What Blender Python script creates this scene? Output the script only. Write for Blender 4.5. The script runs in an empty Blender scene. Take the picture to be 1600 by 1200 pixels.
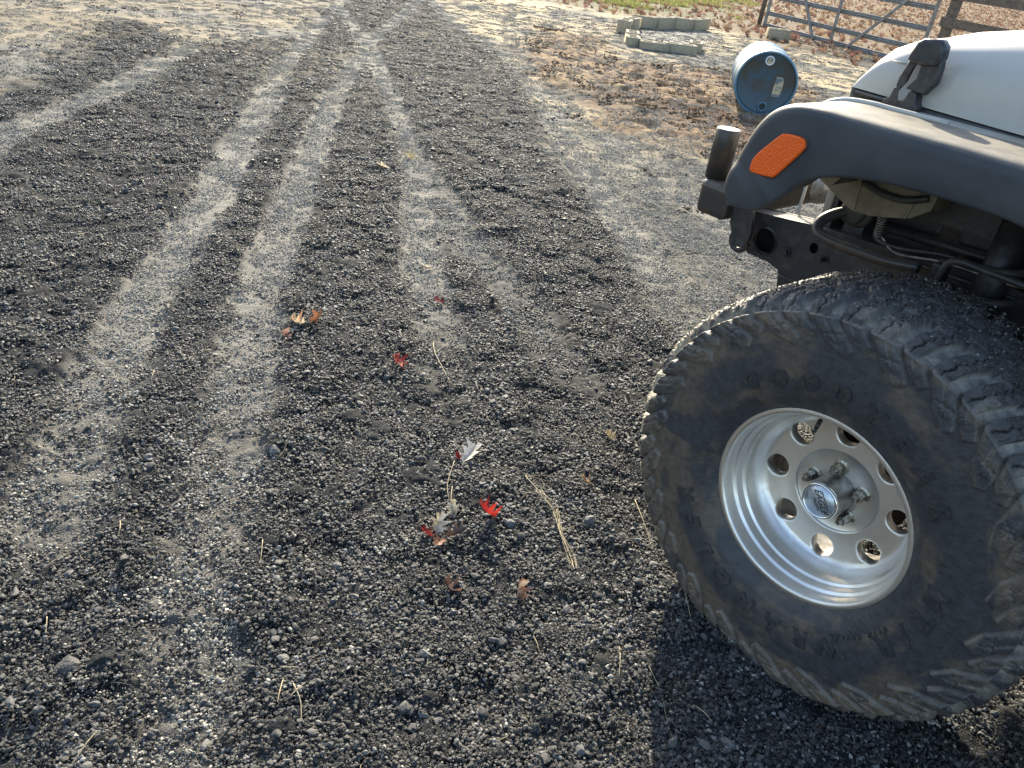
import bpy, bmesh, math, random
import numpy as np
from mathutils import Vector, Matrix

random.seed(4)
RNG = np.random.default_rng(7)
PI = math.pi
R = math.radians
SC = bpy.context.scene
COL = SC.collection

# ------------------------------------------------------------------ camera
cam_d = bpy.data.cameras.new('camera')
cam = bpy.data.objects.new('camera', cam_d)
COL.objects.link(cam)
SC.camera = cam
PITCH, ROLL, CH = 0.5397, 0.1373, 1.3408
cp, sp, cr, sr = math.cos(PITCH), math.sin(PITCH), math.cos(ROLL), math.sin(ROLL)
_f = Vector((0, cp, -sp)); _u = Vector((0, sp, cp)); _x = Vector((1, 0, 0))
_x2 = cr * _x + sr * _u
_u2 = -sr * _x + cr * _u
cam.matrix_world = Matrix(((_x2.x, _u2.x, -_f.x, 0), (_x2.y, _u2.y, -_f.y, 0), (_x2.z, _u2.z, -_f.z, CH), (0, 0, 0, 1)))
cam_d.sensor_width = 36
cam_d.lens = 27.0
cam_d.clip_start = 0.02
cam_d.clip_end = 1500

# ------------------------------------------------------------------ world, sun, exposure
SUN_AZ, SUN_EL = R(-4), R(26.5)
w = bpy.data.worlds.new('World')
SC.world = w
w.use_nodes = True
nt = w.node_tree
bg = nt.nodes['Background']
sky = nt.nodes.new('ShaderNodeTexSky')
sky.sky_type = 'NISHITA'
sky.sun_disc = False
sky.sun_elevation = SUN_EL
sky.sun_rotation = SUN_AZ
sky.air_density = 1.0
sky.dust_density = 1.5
sky.ozone_density = 0.8
nt.links.new(sky.outputs[0], bg.inputs[0])
bg.inputs[1].default_value = 0.15
sun_d = bpy.data.lights.new('sun', 'SUN')
sun_d.energy = 5.0
sun_d.angle = R(0.55)
sun_d.color = (1.0, 0.90, 0.71)
sun = bpy.data.objects.new('sun', sun_d)
COL.objects.link(sun)
sv = Vector((math.sin(SUN_AZ) * math.cos(SUN_EL), math.cos(SUN_AZ) * math.cos(SUN_EL), math.sin(SUN_EL)))
sun.rotation_euler = sv.to_track_quat('Z', 'Y').to_euler()
SC.view_settings.view_transform = 'Standard'
SC.view_settings.look = 'None'
SC.view_settings.exposure = 1.42
SC.view_settings.gamma = 1.0
SC.view_settings.use_curve_mapping = False

# ------------------------------------------------------------------ numpy noise
def _h(ix, iy, seed):
    n = (ix.astype(np.int64) * 374761393 + iy.astype(np.int64) * 668265263 + seed * 1442695041) & 0xFFFFFFFF
    n = ((n ^ (n >> 13)) * 1274126177) & 0xFFFFFFFF
    n = n ^ (n >> 16)
    return (n & 0xFFFFFF) / float(0xFFFFFF)

def vnoise(x, y, seed=0):
    ix = np.floor(x); iy = np.floor(y)
    fx = x - ix; fy = y - iy
    fx = fx * fx * (3 - 2 * fx); fy = fy * fy * (3 - 2 * fy)
    a = _h(ix, iy, seed); b = _h(ix + 1, iy, seed); c = _h(ix, iy + 1, seed); d = _h(ix + 1, iy + 1, seed)
    return (a + (b - a) * fx) * (1 - fy) + (c + (d - c) * fx) * fy

def fbm(x, y, seed=0, octv=4, gain=0.5):
    s = 0; a = 1; t = 0
    for k in range(octv):
        s = s + a * vnoise(x * 2 ** k + 17.3 * k, y * 2 ** k - 9.1 * k, seed + k); t += a; a *= gain
    return s / t

def worley(x, y, seed=0):
    """dome height (0..1) of the nearest pebble and a random value of that pebble"""
    ix = np.floor(x); iy = np.floor(y)
    best = np.full(x.shape, 9.0); val = np.zeros(x.shape)
    for dx in (-1, 0, 1):
        for dy in (-1, 0, 1):
            cx = ix + dx; cy = iy + dy
            px = cx + _h(cx, cy, seed + 1); py = cy + _h(cx, cy, seed + 2)
            r = _h(cx, cy, seed + 3)
            d = np.hypot(x - px, y - py) / (0.45 + 0.55 * r)
            m = d < best
            best = np.where(m, d, best); val = np.where(m, r, val)
    return np.sqrt(np.clip(1 - best * best, 0, 1)), val

def sstep(a, b, x):
    t = np.clip((x - a) / (b - a), 0, 1)
    return t * t * (3 - 2 * t)

def poly_sd(x, y, P):
    """signed distance to polygon, positive inside"""
    P = np.array(P, float); n = len(P)
    d = np.full(x.shape, 1e9); ins = np.zeros(x.shape, bool)
    for i in range(n):
        a = P[i]; b = P[(i + 1) % n]
        ab = b - a; L = ab @ ab + 1e-12
        t = np.clip(((x - a[0]) * ab[0] + (y - a[1]) * ab[1]) / L, 0, 1)
        d = np.minimum(d, np.hypot(x - a[0] - t * ab[0], y - a[1] - t * ab[1]))
        c = ((a[1] > y) != (b[1] > y)) & (x < (b[0] - a[0]) * (y - a[1]) / (b[1] - a[1] + 1e-12) + a[0])
        ins ^= c
    return np.where(ins, d, -d)

def line_d(x, y, P):
    """distance to a polyline, and arc length along it"""
    P = np.array(P, float)
    d = np.full(x.shape, 1e9); s = np.zeros(x.shape); acc = 0
    for i in range(len(P) - 1):
        a = P[i]; b = P[i + 1]; ab = b - a; L = math.sqrt(ab @ ab)
        t = np.clip(((x - a[0]) * ab[0] + (y - a[1]) * ab[1]) / (L * L), 0, 1)
        dd = np.hypot(x - a[0] - t * ab[0], y - a[1] - t * ab[1])
        m = dd < d
        d = np.where(m, dd, d); s = np.where(m, acc + t * L, s); acc += L
    return d, s

# ------------------------------------------------------------------ the yard's surface: tracks, soil, grass as functions of x, y
T1 = [(-2.5, 2.2), (-2.84, 3.62), (-2.94, 4.07), (-2.98, 4.48), (-2.98, 4.89), (-3.07, 5.64), (-3.17, 6.38), (-3.3, 7.31)]
T2 = [(-3.9, 16.5), (-3.22, 12.11), (-2.68, 8.8), (-2.34, 6.93), (-1.97, 5.32), (-1.76, 4.39), (-1.56, 3.52), (-1.46, 2.88), (-1.36, 2.42), (-1.27, 2.06), (-1.13, 1.6), (-1.03, 1.29)]
T3 = [(-2.1, 9.45), (-1.84, 7.37), (-1.61, 5.78), (-1.38, 4.6), (-1.2, 3.68), (-1.08, 3.02), (-0.99, 2.54), (-0.89, 2.16), (-0.8, 1.87), (-0.73, 1.58), (-0.64, 1.22), (-0.54, 0.9), (-0.51, 0.77)]
T4 = [(-4.6, 17.0), (-3.45, 12.63), (-2.39, 9.73), (-1.82, 8.19), (-1.31, 6.51), (-1.03, 5.51), (-0.73, 4.5), (-0.58, 3.74), (-0.46, 3.1), (-0.31, 2.53), (-0.21, 2.18), (-.12, 1.7)]
T4B = [(-0.78, 4.76), (-0.47, 4.0), (-0.26, 3.33), (-0.05, 2.97), (0.15, 2.46), (0.28, 2.15), (0.33, 1.75)]
T5 = [(-3.1, 19.0), (-2.4, 14.42), (-2.17, 11.09), (-2.08, 9.18)]
T6 = [(-2.9, 18.0), (-2.32, 14.56), (-1.35, 11.34), (-0.69, 9.79), (-0.35, 8.56), (-0.05, 7.01), (0.17, 5.53), (0.36, 4.67), (0.5, 4.02), (0.62, 3.42)]
T7 = [(-1.03, 16.76), (-0.67, 11.04), (-0.25, 8.73), (0.22, 6.76), (0.6, 5.67), (0.85, 4.99), (1.11, 4.13)]
TRACKS = [(T1, .13, .9), (T2, .115, .95), (T3, .108, 1.0), (T4, .10, .9), (T4B, .10, .5), (T5, .11, .9), (T6, .12, .95), (T7, .10, .7)]
RIGHT = [(-3.4, 19), (-2.39, 15.15), (-1.35, 11.34), (-0.67, 9.54), (-0.4, 8.39), (-0.21, 7.01), (-0.01, 5.53), (0.18, 4.67), (0.33, 4.02), (0.43, 3.42), (0.52, 2.95), (0.72, 2.4), (1.1, 2.0), (40, 1.6), (90, 20), (90, 200), (-6, 200)]
TL = [(-3.2, 3.6), (-3.31, 4.63), (-3.41, 5.2), (-3.94, 6.36), (-4.34, 7.53), (-4.28, 8.17), (-3.85, 7.75), (-3.42, 6.68), (-3.1, 5.69), (-3.19, 6.43), (-3.29, 7.32), (-3.24, 7.69), (-2.74, 8.12), (-2.73, 8.85), (-3.06, 10.73), (-3.42, 12.68), (-4.4, 18), (-8, 60), (-80, 60), (-80, 2)]
MUD = [(-0.35, 13.0), (0.9, 12.0), (0.95, 10.4), (2.97, 10.8), (3.6, 8.16), (2.4, 6.5), (1.73, 5.6), (1.17, 5.7), (0.75, 6.1), (0.3, 6.76), (0.05, 7.73), (-0.4, 10.0)]
BED = [(1.15, 12.1), (1.9, 12.2), (2.2, 13.4), (2.9, 15.3), (2.6, 15.6), (1.3, 14.4), (1.1, 13.6)]
GRASS = [(0.3, 17.4), (1.2, 17.6), (2.6, 18.4), (3.7, 20.6), (5.3, 26), (8, 40), (-3, 60), (-1, 24)]
LITTER = [(1.0, 16.8), (2.4, 17.0), (3.3, 16.2), (4.26, 14.6), (5.6, 12.6), (9, 9.5), (60, 0), (120, 100), (0, 120), (-1, 30), (-.5, 18)]

def zones(x, y):
    r = np.hypot(x, y)
    wr = (fbm(x * 5, y * 5, 3, 3) - .5)
    wb = (fbm(x * 1.1, y * 1.1, 5, 3) - .5)
    xx = x + wr * .09 + wb * .08; yy = y + (fbm(x * 5, y * 5, 31, 3) - .5) * .18
    ln = np.zeros(x.shape); rut = np.zeros(x.shape)
    tread = np.zeros(x.shape)
    for P, wd, st in TRACKS:
        d, s = line_d(x + wr * .035 + wb * .05, y, P)
        m = 1 - sstep(wd * .70, wd * 1.30, d)
        fade = 1 - .1 * sstep(-.1, .25, fbm(x * 2.2, y * 2.2, 9, 2) - .5)
        near = sstep(1.75, 3.3, r) if (P is T4 or P is T4B) else .38 + .62 * sstep(1.1, 3.6, r)
        ln = np.maximum(ln, m * st * fade * near); rut = np.maximum(rut, m * np.clip(near * 1.5, 0, 1))
        d0, s0 = line_d(x, y, P)
        tread = np.where(d0 < wd * 1.3, np.sin(s0 * 2 * PI / .062 + 4 * np.abs(d0) / wd) * (1 - sstep(wd, wd * 1.3, d0)), tread)
    right = sstep(-.06, .12, poly_sd(xx, yy, RIGHT))
    tl = sstep(-.12, .25, poly_sd(xx + wb * .5, yy + wr * .8, TL))
    mud = sstep(-.35, .4, poly_sd(xx + wb * .8, yy + wr, MUD))
    gr = sstep(-.4, .5, poly_sd(xx + wb * 2, yy + wr * 2, GRASS))
    lt = sstep(-.7, .6, poly_sd(xx + wb * 2, yy + wr, LITTER))
    bed = sstep(-.1, .15, poly_sd(xx, yy, BED))
    far = sstep(13, 22, y + x * .2 + wb * 4)
    return dict(r=r, ln=ln, rut=rut, tread=tread, right=right, tl=tl, mud=mud, gr=gr, lt=lt, wb=wb, wr=wr, far=far, bed=bed)

def height(x, y, Z):
    r = Z['r']
    h = (fbm(x * .35, y * .35, 11, 3) - .5) * .05 * sstep(3, 9, r)
    soft = np.clip(1 - Z['ln'] - .75 * Z['right'] * (1 - Z['mud']) - .6 * Z['tl'], 0, 1)
    h = h + soft * .014 - Z['rut'] * .006
    h = h + (fbm(x * 6, y * 6, 12, 3) - .5) * (.012 + .018 * soft + .06 * Z['mud'])
    h = h + Z['tread'] * .0018 * (1 - sstep(6, 9, r)) * (fbm(x * 3, y * 3, 14, 2) > .42)
    h = h + (fbm(x * 30, y * 30, 13, 3) - .5) * (.006 + .013 * soft + .02 * Z['mud'])
    w1, v1 = worley(x * 42, y * 42, 15)
    h = h + w1 * (.002 + .007 * v1) * (.25 + .75 * soft)
    w2, v2 = worley(x * 16, y * 16, 19)
    h = h + w2 * .011 * (v2 > .80) * soft
    return h

def mixc(a, b, t):
    return a + (np.array(b) - a) * t[:, None]

def ground_col(x, y, Z):
    n1 = fbm(x * 22, y * 22, 41, 3); n2 = fbm(x * 2, y * 2, 42, 3)
    c = np.ones((len(x), 3)) * np.array([.036, .038, .038])
    c = c * (.6 + .8 * n1)[:, None]
    c = mixc(c, (.35, .33, .285), Z['ln'] * .92)
    rt = np.clip(Z['right'] * (.62 + 1.0 * (n2 - .5)), 0, 1)
    c = mixc(c, (.31, .285, .23), rt * (1 - .5 * Z['mud']))
    yel = sstep(4, 9, Z['r']) * Z['right'] * sstep(.36, .56, n2)
    c = mixc(c, (.56, .44, .26), yel * .8)
    c = mixc(c, (.44, .37, .26), Z['tl'] * (.75 + .5 * (n2 - .5)))
    c = mixc(c, (.22, .225, .22), Z['tl'] * sstep(.55, .65, fbm(x * .9, y * .9, 43, 3)) * .6)
    md = Z['mud'] * (1 - Z['bed']) * (.55 + 1.2 * (fbm(x * 3.5, y * 3.5, 44, 3) - .4))
    c = mixc(c, (.19, .105, .058), np.clip(md, 0, 1))
    c = mixc(c, (.40, .27, .15), Z['mud'] * sstep(.56, .68, fbm(x * 1.7, y * 3.2, 45, 3)) * .7)
    sp_ = sstep(.58, .66, fbm(x * 1.3, y * .9, 46, 3)) * sstep(5, 8, Z['r']) * (1 - Z['right'])
    c = mixc(c, (.36, .29, .18), sp_ * .25)
    c = mixc(c, (.15, .10, .06), Z['lt'] * (1 - .3 * n1))
    c = mixc(c, (.085, .11, .032), Z['gr'] * sstep(.35, .55, n2 + .1 * Z['gr']) * .95)
    c = mixc(c, (.34, .33, .29), Z['bed'] * .9)
    c = c * (.72 + .56 * fbm(x * 60, y * 60, 47, 2))[:, None]
    return np.clip(c, .004, .8)

def zat(x, y):
    X = np.array([x], float); Y = np.array([y], float)
    return float(height(X, Y, zones(X, Y))[0])

# ------------------------------------------------------------------ materials
def mat(name, base=(.5, .5, .5), rough=.6, metal=0.0, spec=.5, nscale=0, namp=.25, c2=None, bump=0, bscale=60, coat=0, attr=None, detail=4, dist=.01, thr=(.4, .62), rvar=0):
    """procedural principled material: noise between base and c2, noise bump, optional colour attribute"""
    m = bpy.data.materials.new(name); m.use_nodes = True
    t = m.node_tree; b = t.nodes['Principled BSDF']
    b.inputs['Base Color'].default_value = (*base, 1)
    b.inputs['Roughness'].default_value = rough
    b.inputs['Metallic'].default_value = metal
    b.inputs['Specular IOR Level'].default_value = spec
    b.inputs['Coat Weight'].default_value = coat
    tc = t.nodes.new('ShaderNodeTexCoord')
    src = None
    if attr:
        a = t.nodes.new('ShaderNodeAttribute'); a.attribute_name = attr; src = a.outputs['Color']
    if nscale:
        n = t.nodes.new('ShaderNodeTexNoise'); n.inputs['Scale'].default_value = nscale; n.inputs['Detail'].default_value = detail
        n.inputs['Roughness'].default_value = .65
        t.links.new(tc.outputs['Object'], n.inputs['Vector'])
        rp = t.nodes.new('ShaderNodeMapRange'); rp.inputs[1].default_value = thr[0]; rp.inputs[2].default_value = thr[1]
        t.links.new(n.outputs['Fac'], rp.inputs[0])
        mx = t.nodes.new('ShaderNodeMix'); mx.data_type = 'RGBA'
        t.links.new(rp.outputs[0], mx.inputs['Factor'])
        if src is not None:
            mu = t.nodes.new('ShaderNodeMix'); mu.data_type = 'RGBA'; mu.blend_type = 'MULTIPLY'; mu.inputs['Factor'].default_value = 1
            t.links.new(src, mu.inputs['A']); k = 1 - namp * 1.6; mu.inputs['B'].default_value = (k, k, k, 1)
            t.links.new(src, mx.inputs['A']); t.links.new(mu.outputs['Result'], mx.inputs['B'])
        else:
            mx.inputs['A'].default_value = (*base, 1)
            cc = c2 if c2 else tuple(v * (1 - namp) for v in base)
            mx.inputs['B'].default_value = (*cc, 1)
        t.links.new(mx.outputs['Result'], b.inputs['Base Color'])
        if rvar:
            rr = t.nodes.new('ShaderNodeMapRange'); rr.inputs[3].default_value = rough; rr.inputs[4].default_value = rough + rvar
            t.links.new(rp.outputs[0], rr.inputs[0]); t.links.new(rr.outputs[0], b.inputs['Roughness'])
    elif src is not None:
        t.links.new(src, b.inputs['Base Color'])
    if bump:
        n2 = t.nodes.new('ShaderNodeTexNoise'); n2.inputs['Scale'].default_value = bscale; n2.inputs['Detail'].default_value = 5
        t.links.new(tc.outputs['Object'], n2.inputs['Vector'])
        bp = t.nodes.new('ShaderNodeBump'); bp.inputs['Strength'].default_value = bump; bp.inputs['Distance'].default_value = dist
        t.links.new(n2.outputs['Fac'], bp.inputs['Height']); t.links.new(bp.outputs['Normal'], b.inputs['Normal'])
    return m

M = {}
M['ground'] = mat('crushed_asphalt_ground', rough=.9, spec=.12, attr='col', nscale=260, namp=.4, bump=.9, bscale=240, dist=.006, thr=(.3, .7))
M['crumb'] = mat('asphalt_crumb', rough=.6, spec=.34, attr='col', bump=.6, bscale=1200, dist=.002)
M['grit'] = mat('dusty_grit', rough=.8, spec=.3, attr='col')
M['clod'] = mat('soil_clod', rough=.95, spec=.15, attr='col', nscale=60, namp=.3)
M['litter'] = mat('fallen_leaf_litter', rough=.7, spec=.3, attr='col')
M['grass'] = mat('grass_blade', rough=.6, spec=.3, attr='col')
M['rubber'] = mat('dusty_rubber', rough=.56, spec=.45, attr='col', nscale=55, namp=.22, bump=.35, bscale=300, dist=.002)
M['letter'] = mat('rubber_letter', (.022, .025, .029), rough=.45, spec=.6, nscale=60, c2=(.07, .06, .048), thr=(.5, .7))
M['alloy'] = mat('satin_alloy', (.83, .79, .73), rough=.38, metal=1, nscale=14, c2=(.69, .65, .59), bump=.04, bscale=120, dist=.002, rvar=.14, thr=(.35, .7))
M['alloydull'] = mat('dusty_alloy', (.42, .41, .39), rough=.5, metal=.9, nscale=40, c2=(.22, .2, .18))
M['chrome'] = mat('chrome', (.85, .85, .85), rough=.15, metal=1)
M['nut'] = mat('lug_nut_steel', (.45, .44, .41), rough=.35, metal=1, nscale=200, c2=(.2, .17, .13))
M['emblem'] = mat('speckled_silver_emblem', (.62, .66, .70), rough=.35, metal=.7, nscale=500, c2=(.38, .42, .46), thr=(.45, .55))
M['ink_and_hole'] = mat('black_print_and_hole', (.02, .02, .02), rough=.6)
M['flare'] = mat('grey_black_plastic', (.036, .040, .045), rough=.5, spec=.4, nscale=9, c2=(.052, .053, .055), bump=.25, bscale=700, dist=.0006, rvar=.12)
M['flaredust'] = mat('dusty_plastic_top', (.20, .17, .12), rough=.85, nscale=30, c2=(.09, .085, .07))
M['amber'] = mat('amber_lens', (.95, .125, .004), rough=.35, spec=.4, coat=0, nscale=0, bump=1, bscale=260, dist=.004)
M['white'] = mat('white_paint', (.44, .43, .40), rough=.28, spec=.5, coat=.35, nscale=3, c2=(.39, .375, .335), rvar=.15)
M['whitedust'] = mat('dusty_white_paint', (.40, .375, .32), rough=.5, nscale=7, c2=(.32, .27, .19), thr=(.38, .62), detail=6)
M['black'] = mat('black_rubber', (.02, .021, .023), rough=.45, spec=.5, nscale=80, c2=(.045, .042, .04), bump=.1, bscale=200)
M['frame'] = mat('black_frame_paint', (.022, .023, .026), rough=.42, spec=.5, nscale=35, c2=(.06, .052, .044), thr=(.52, .75), bump=.3, bscale=90, dist=.002, rvar=.3)
M['bumper'] = mat('worn_black_bumper', (.045, .042, .04), rough=.38, spec=.6, metal=.3, nscale=25, c2=(.11, .075, .05), thr=(.5, .75), bump=.25, bscale=180, dist=.001)
M['rust'] = mat('rusty_steel', (.10, .05, .028), rough=.8, metal=.2, nscale=60, c2=(.05, .035, .028), bump=.4, bscale=200)
M['tan'] = mat('dusty_tan_plastic', (.21, .175, .115), rough=.7, nscale=18, c2=(.13, .105, .07), bump=.1)
M['glass'] = mat('lamp_glass', (.8, .8, .8), rough=.1, metal=.6)
M['blue'] = mat('blue_drum_plastic', (.06, .15, .22), rough=.4, spec=.5, nscale=3, c2=(.13, .25, .34), bump=.1)
M['bluelid'] = mat('dirty_blue_lid', (.024, .065, .095), rough=.35, spec=.5, nscale=1.9, c2=(.036, .044, .042), thr=(.46, .52), detail=3)
M['bung'] = mat('pale_plastic_bung', (.62, .66, .68), rough=.5)
M['paper'] = mat('torn_paper_label', (.45, .38, .24), rough=.8, nscale=26, c2=(.12, .16, .18), thr=(.48, .56))
M['block'] = mat('concrete_block', (.40, .34, .24), rough=.95, spec=.2, nscale=40, c2=(.26, .225, .16), bump=.6, bscale=160, dist=.004)
M['galv'] = mat('weathered_galvanised', (.22, .225, .22), rough=.6, metal=.25, nscale=12, c2=(.17, .14, .10), thr=(.45, .65), bump=.1)
M['wood'] = mat('weathered_wood', (.16, .125, .09), rough=.9, nscale=25, c2=(.09, .07, .055), bump=.5, bscale=70)
M['straw'] = mat('dry_straw', (.40, .33, .20), rough=.7, nscale=60, c2=(.30, .245, .15))
M['stone'] = mat('pale_stone', (.15, .145, .13), rough=.85, nscale=90, c2=(.08, .078, .07), bump=.7, bscale=260, dist=.003)
M['dstone'] = mat('asphalt_lump', (.085, .08, .072), rough=.75, nscale=160, c2=(.035, .035, .034), bump=1, bscale=320, dist=.004)
M['seat'] = mat('black_vinyl', (.03, .03, .032), rough=.6)

def translucent(m, f):
    t = m.node_tree; b = t.nodes['Principled BSDF']; out = t.nodes['Material Output']
    tr = t.nodes.new('ShaderNodeBsdfTranslucent'); mx = t.nodes.new('ShaderNodeMixShader'); mx.inputs[0].default_value = f
    a = [n for n in t.nodes if n.type == 'ATTRIBUTE'][0]
    t.links.new(a.outputs['Color'], tr.inputs['Color']); t.links.new(b.outputs[0], mx.inputs[1]); t.links.new(tr.outputs[0], mx.inputs[2])
    t.links.new(mx.outputs[0], out.inputs['Surface'])
def dust_on_top(m, col, lo=.55, hi=.95, amt=.85, sc=30):
    """settled dust: thick where the surface faces up, broken by noise"""
    t = m.node_tree; b = t.nodes['Principled BSDF']
    g = t.nodes.new('ShaderNodeNewGeometry'); sx = t.nodes.new('ShaderNodeSeparateXYZ'); t.links.new(g.outputs['Normal'], sx.inputs[0])
    mr = t.nodes.new('ShaderNodeMapRange'); mr.inputs[1].default_value = lo; mr.inputs[2].default_value = hi; mr.inputs[4].default_value = amt
    t.links.new(sx.outputs['Z'], mr.inputs[0])
    n = t.nodes.new('ShaderNodeTexNoise'); n.inputs['Scale'].default_value = sc; n.inputs['Detail'].default_value = 6
    tc = t.nodes.new('ShaderNodeTexCoord'); t.links.new(tc.outputs['Object'], n.inputs['Vector'])
    m2 = t.nodes.new('ShaderNodeMapRange'); m2.inputs[1].default_value = .3; m2.inputs[2].default_value = .6; m2.inputs[3].default_value = .35
    t.links.new(n.outputs['Fac'], m2.inputs[0])
    mu = t.nodes.new('ShaderNodeMath'); mu.operation = 'MULTIPLY'; t.links.new(mr.outputs[0], mu.inputs[0]); t.links.new(m2.outputs[0], mu.inputs[1])
    mx = t.nodes.new('ShaderNodeMix'); mx.data_type = 'RGBA'; mx.inputs['B'].default_value = (*col, 1)
    t.links.new(b.inputs['Base Color'].links[0].from_socket, mx.inputs['A']); t.links.new(mu.outputs[0], mx.inputs['Factor'])
    t.links.new(mx.outputs['Result'], b.inputs['Base Color'])
dust_on_top(M['flare'], (.21, .185, .14)); dust_on_top(M['frame'], (.10, .085, .065), amt=.6); dust_on_top(M['bumper'], (.16, .14, .11), amt=.7)
dust_on_top(M['rubber'], (.12, .105, .085), .2, .9, .35, 40)
translucent(M['litter'], .32); translucent(M['grass'], .45)

# ------------------------------------------------------------------ mesh helpers
def new_obj(name, me, m=None, parent=None, smooth=False):
    o = bpy.data.objects.new(name, me); COL.objects.link(o)
    if m: me.materials.append(m if not isinstance(m, str) else M[m])
    if parent is not None: o.parent = parent
    if smooth: me.polygons.foreach_set('use_smooth', [True] * len(me.polygons))
    return o

def np_mesh(name, V, F):
    """fast mesh from numpy verts and quad/tri array"""
    V = np.asarray(V, np.float32); F = np.asarray(F, np.int32)
    me = bpy.data.meshes.new(name)
    me.vertices.add(len(V)); me.vertices.foreach_set('co', V.ravel())
    k = F.shape[1]
    me.loops.add(F.size); me.loops.foreach_set('vertex_index', F.ravel())
    me.polygons.add(len(F)); me.polygons.foreach_set('loop_start', np.arange(0, F.size, k, dtype=np.int32))
    me.update(calc_edges=True)
    return me

def set_col(me, C, name='col'):
    a = me.color_attributes.new(name, 'FLOAT_COLOR', 'POINT')
    C4 = np.ones((len(me.vertices), 4), np.float32); C4[:, :3] = C
    a.data.foreach_set('color', C4.ravel())

def bm_obj(name, bm, m, parent=None, smooth=False, bev=0, seg=2, angle=35):
    if bev:
        es = [e for e in bm.edges if len(e.link_faces) == 2 and e.calc_face_angle(0) > R(angle)]
        bmesh.ops.bevel(bm, geom=es, offset=bev, segments=seg, affect='EDGES', profile=.5, clamp_overlap=True)
    bmesh.ops.recalc_face_normals(bm, faces=bm.faces)
    me = bpy.data.meshes.new(name); bm.to_mesh(me); bm.free()
    return new_obj(name, me, m, parent, smooth)

def bbox(bm, c, s, rot=None):
    r = bmesh.ops.create_cube(bm, size=1)
    for v in r['verts']:
        p = Vector((v.co.x * s[0], v.co.y * s[1], v.co.z * s[2]))
        if rot is not None: p = rot @ p
        v.co = p + Vector(c)
    return r['verts']

def box(name, c, s, m, parent=None, rot=None, bev=0, seg=2):
    bm = bmesh.new(); bbox(bm, c, s, rot)
    return bm_obj(name, bm, m, parent, smooth=False, bev=bev, seg=seg)

def btube(bm, pts, rad, n=10, cap=True):
    pts = [Vector(p) for p in pts]
    rs = rad if isinstance(rad, (list, tuple)) else [rad] * len(pts)
    rings = []; up = None
    for i, p in enumerate(pts):
        t = (pts[min(i + 1, len(pts) - 1)] - pts[max(i - 1, 0)]).normalized()
        if up is None:
            up = Vector((0, 0, 1)) if abs(t.z) < .9 else Vector((1, 0, 0))
        a = t.cross(up).normalized(); b = a.cross(t).normalized(); up = b
        rings.append([bm.verts.new(p + rs[i] * (math.cos(2 * PI * k / n) * a + math.sin(2 * PI * k / n) * b)) for k in range(n)])
    for i in range(len(rings) - 1):
        for k in range(n):
            bm.faces.new((rings[i][k], rings[i][(k + 1) % n], rings[i + 1][(k + 1) % n], rings[i + 1][k]))
    if cap:
        bm.faces.new(rings[0][::-1]); bm.faces.new(rings[-1])

def tube(name, pts, rad, m, parent=None, n=12, cap=True):
    bm = bmesh.new(); btube(bm, pts, rad, n, cap)
    return bm_obj(name, bm, m, parent, smooth=True)

def catmull(P, n):
    P = [Vector(p) if len(p) == 3 else Vector((p[0], p[1], 0)) for p in P]
    Q = [P[0] * 2 - P[1]] + P + [P[-1] * 2 - P[-2]]
    out = []
    for i in range(len(P) - 1):
        for k in range(n):
            t = k / n
            a, b, c, d = Q[i], Q[i + 1], Q[i + 2], Q[i + 3]
            out.append(.5 * ((2 * b) + (c - a) * t + (2 * a - 5 * b + 4 * c - d) * t * t + (3 * b - a - 3 * c + d) * t ** 3))
    out.append(P[-1])
    return out

def loft(name, sections, m, parent=None, closed=False, smooth=True):
    """grid mesh through a list of equal-length point lists"""
    a = len(sections); b = len(sections[0])
    V = [tuple(p) for s in sections for p in s]
    F = []
    for i in range(a - 1):
        for j in range(b if closed else b - 1):
            F.append((i * b + j, i * b + (j + 1) % b, (i + 1) * b + (j + 1) % b, (i + 1) * b + j))
    me = bpy.data.meshes.new(name); me.from_pydata(V, [], F); me.update()
    return new_obj(name, me, m, parent, smooth)

def revolve(name, prof, m, parent=None, n=128, smooth=True, center=(0, 0, 0)):
    """profile of (radius, o) turned about the wheel axis (local y); returns an object in the f-o-z frame"""
    V = []; F = []
    k = len(prof)
    for i in range(n):
        a = 2 * PI * i / n
        for r_, o_ in prof:
            V.append((center[0] + r_ * math.cos(a), center[1] + o_, center[2] + r_ * math.sin(a)))
    for i in range(n):
        for j in range(k - 1):
            F.append((i * k + j, i * k + j + 1, ((i + 1) % n) * k + j + 1, ((i + 1) % n) * k + j))
    me = bpy.data.meshes.new(name); me.from_pydata(V, [], F); me.update()
    return new_obj(name, me, m, parent, smooth)

def curve_plate(outline, holes=(), thick=.01, bev=0, smooth_pts=False):
    """filled flat outline with holes, given thickness; mesh lies in xy, thickness along z"""
    cu = bpy.data.curves.new('t', 'CURVE'); cu.dimensions = '2D'; cu.fill_mode = 'BOTH'
    cu.extrude = max(thick / 2 - bev, 1e-5); cu.bevel_depth = bev; cu.bevel_resolution = 2
    for pts in [outline] + list(holes):
        s = cu.splines.new('POLY'); s.points.add(len(pts) - 1); s.use_cyclic_u = True
        for i, p in enumerate(pts): s.points[i].co = (p[0], p[1], 0, 1)
    ob = bpy.data.objects.new('t', cu); COL.objects.link(ob)
    dg = bpy.context.evaluated_depsgraph_get()
    me = bpy.data.meshes.new_from_object(ob.evaluated_get(dg))
    bpy.data.objects.remove(ob); bpy.data.curves.remove(cu)
    return me

def plate(name, outline, o, thick, m, parent, holes=(), bev=0, smooth=False):
    """plate in the f-z plane, centred at o"""
    me = curve_plate(outline, holes, thick, bev)
    for v in me.vertices:
        x, y, z = v.co
        v.co = (x, o + z, y)
    me.materials.clear()
    me.flip_normals(); me.update()
    return new_obj(name, me, m, parent, smooth)

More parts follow.
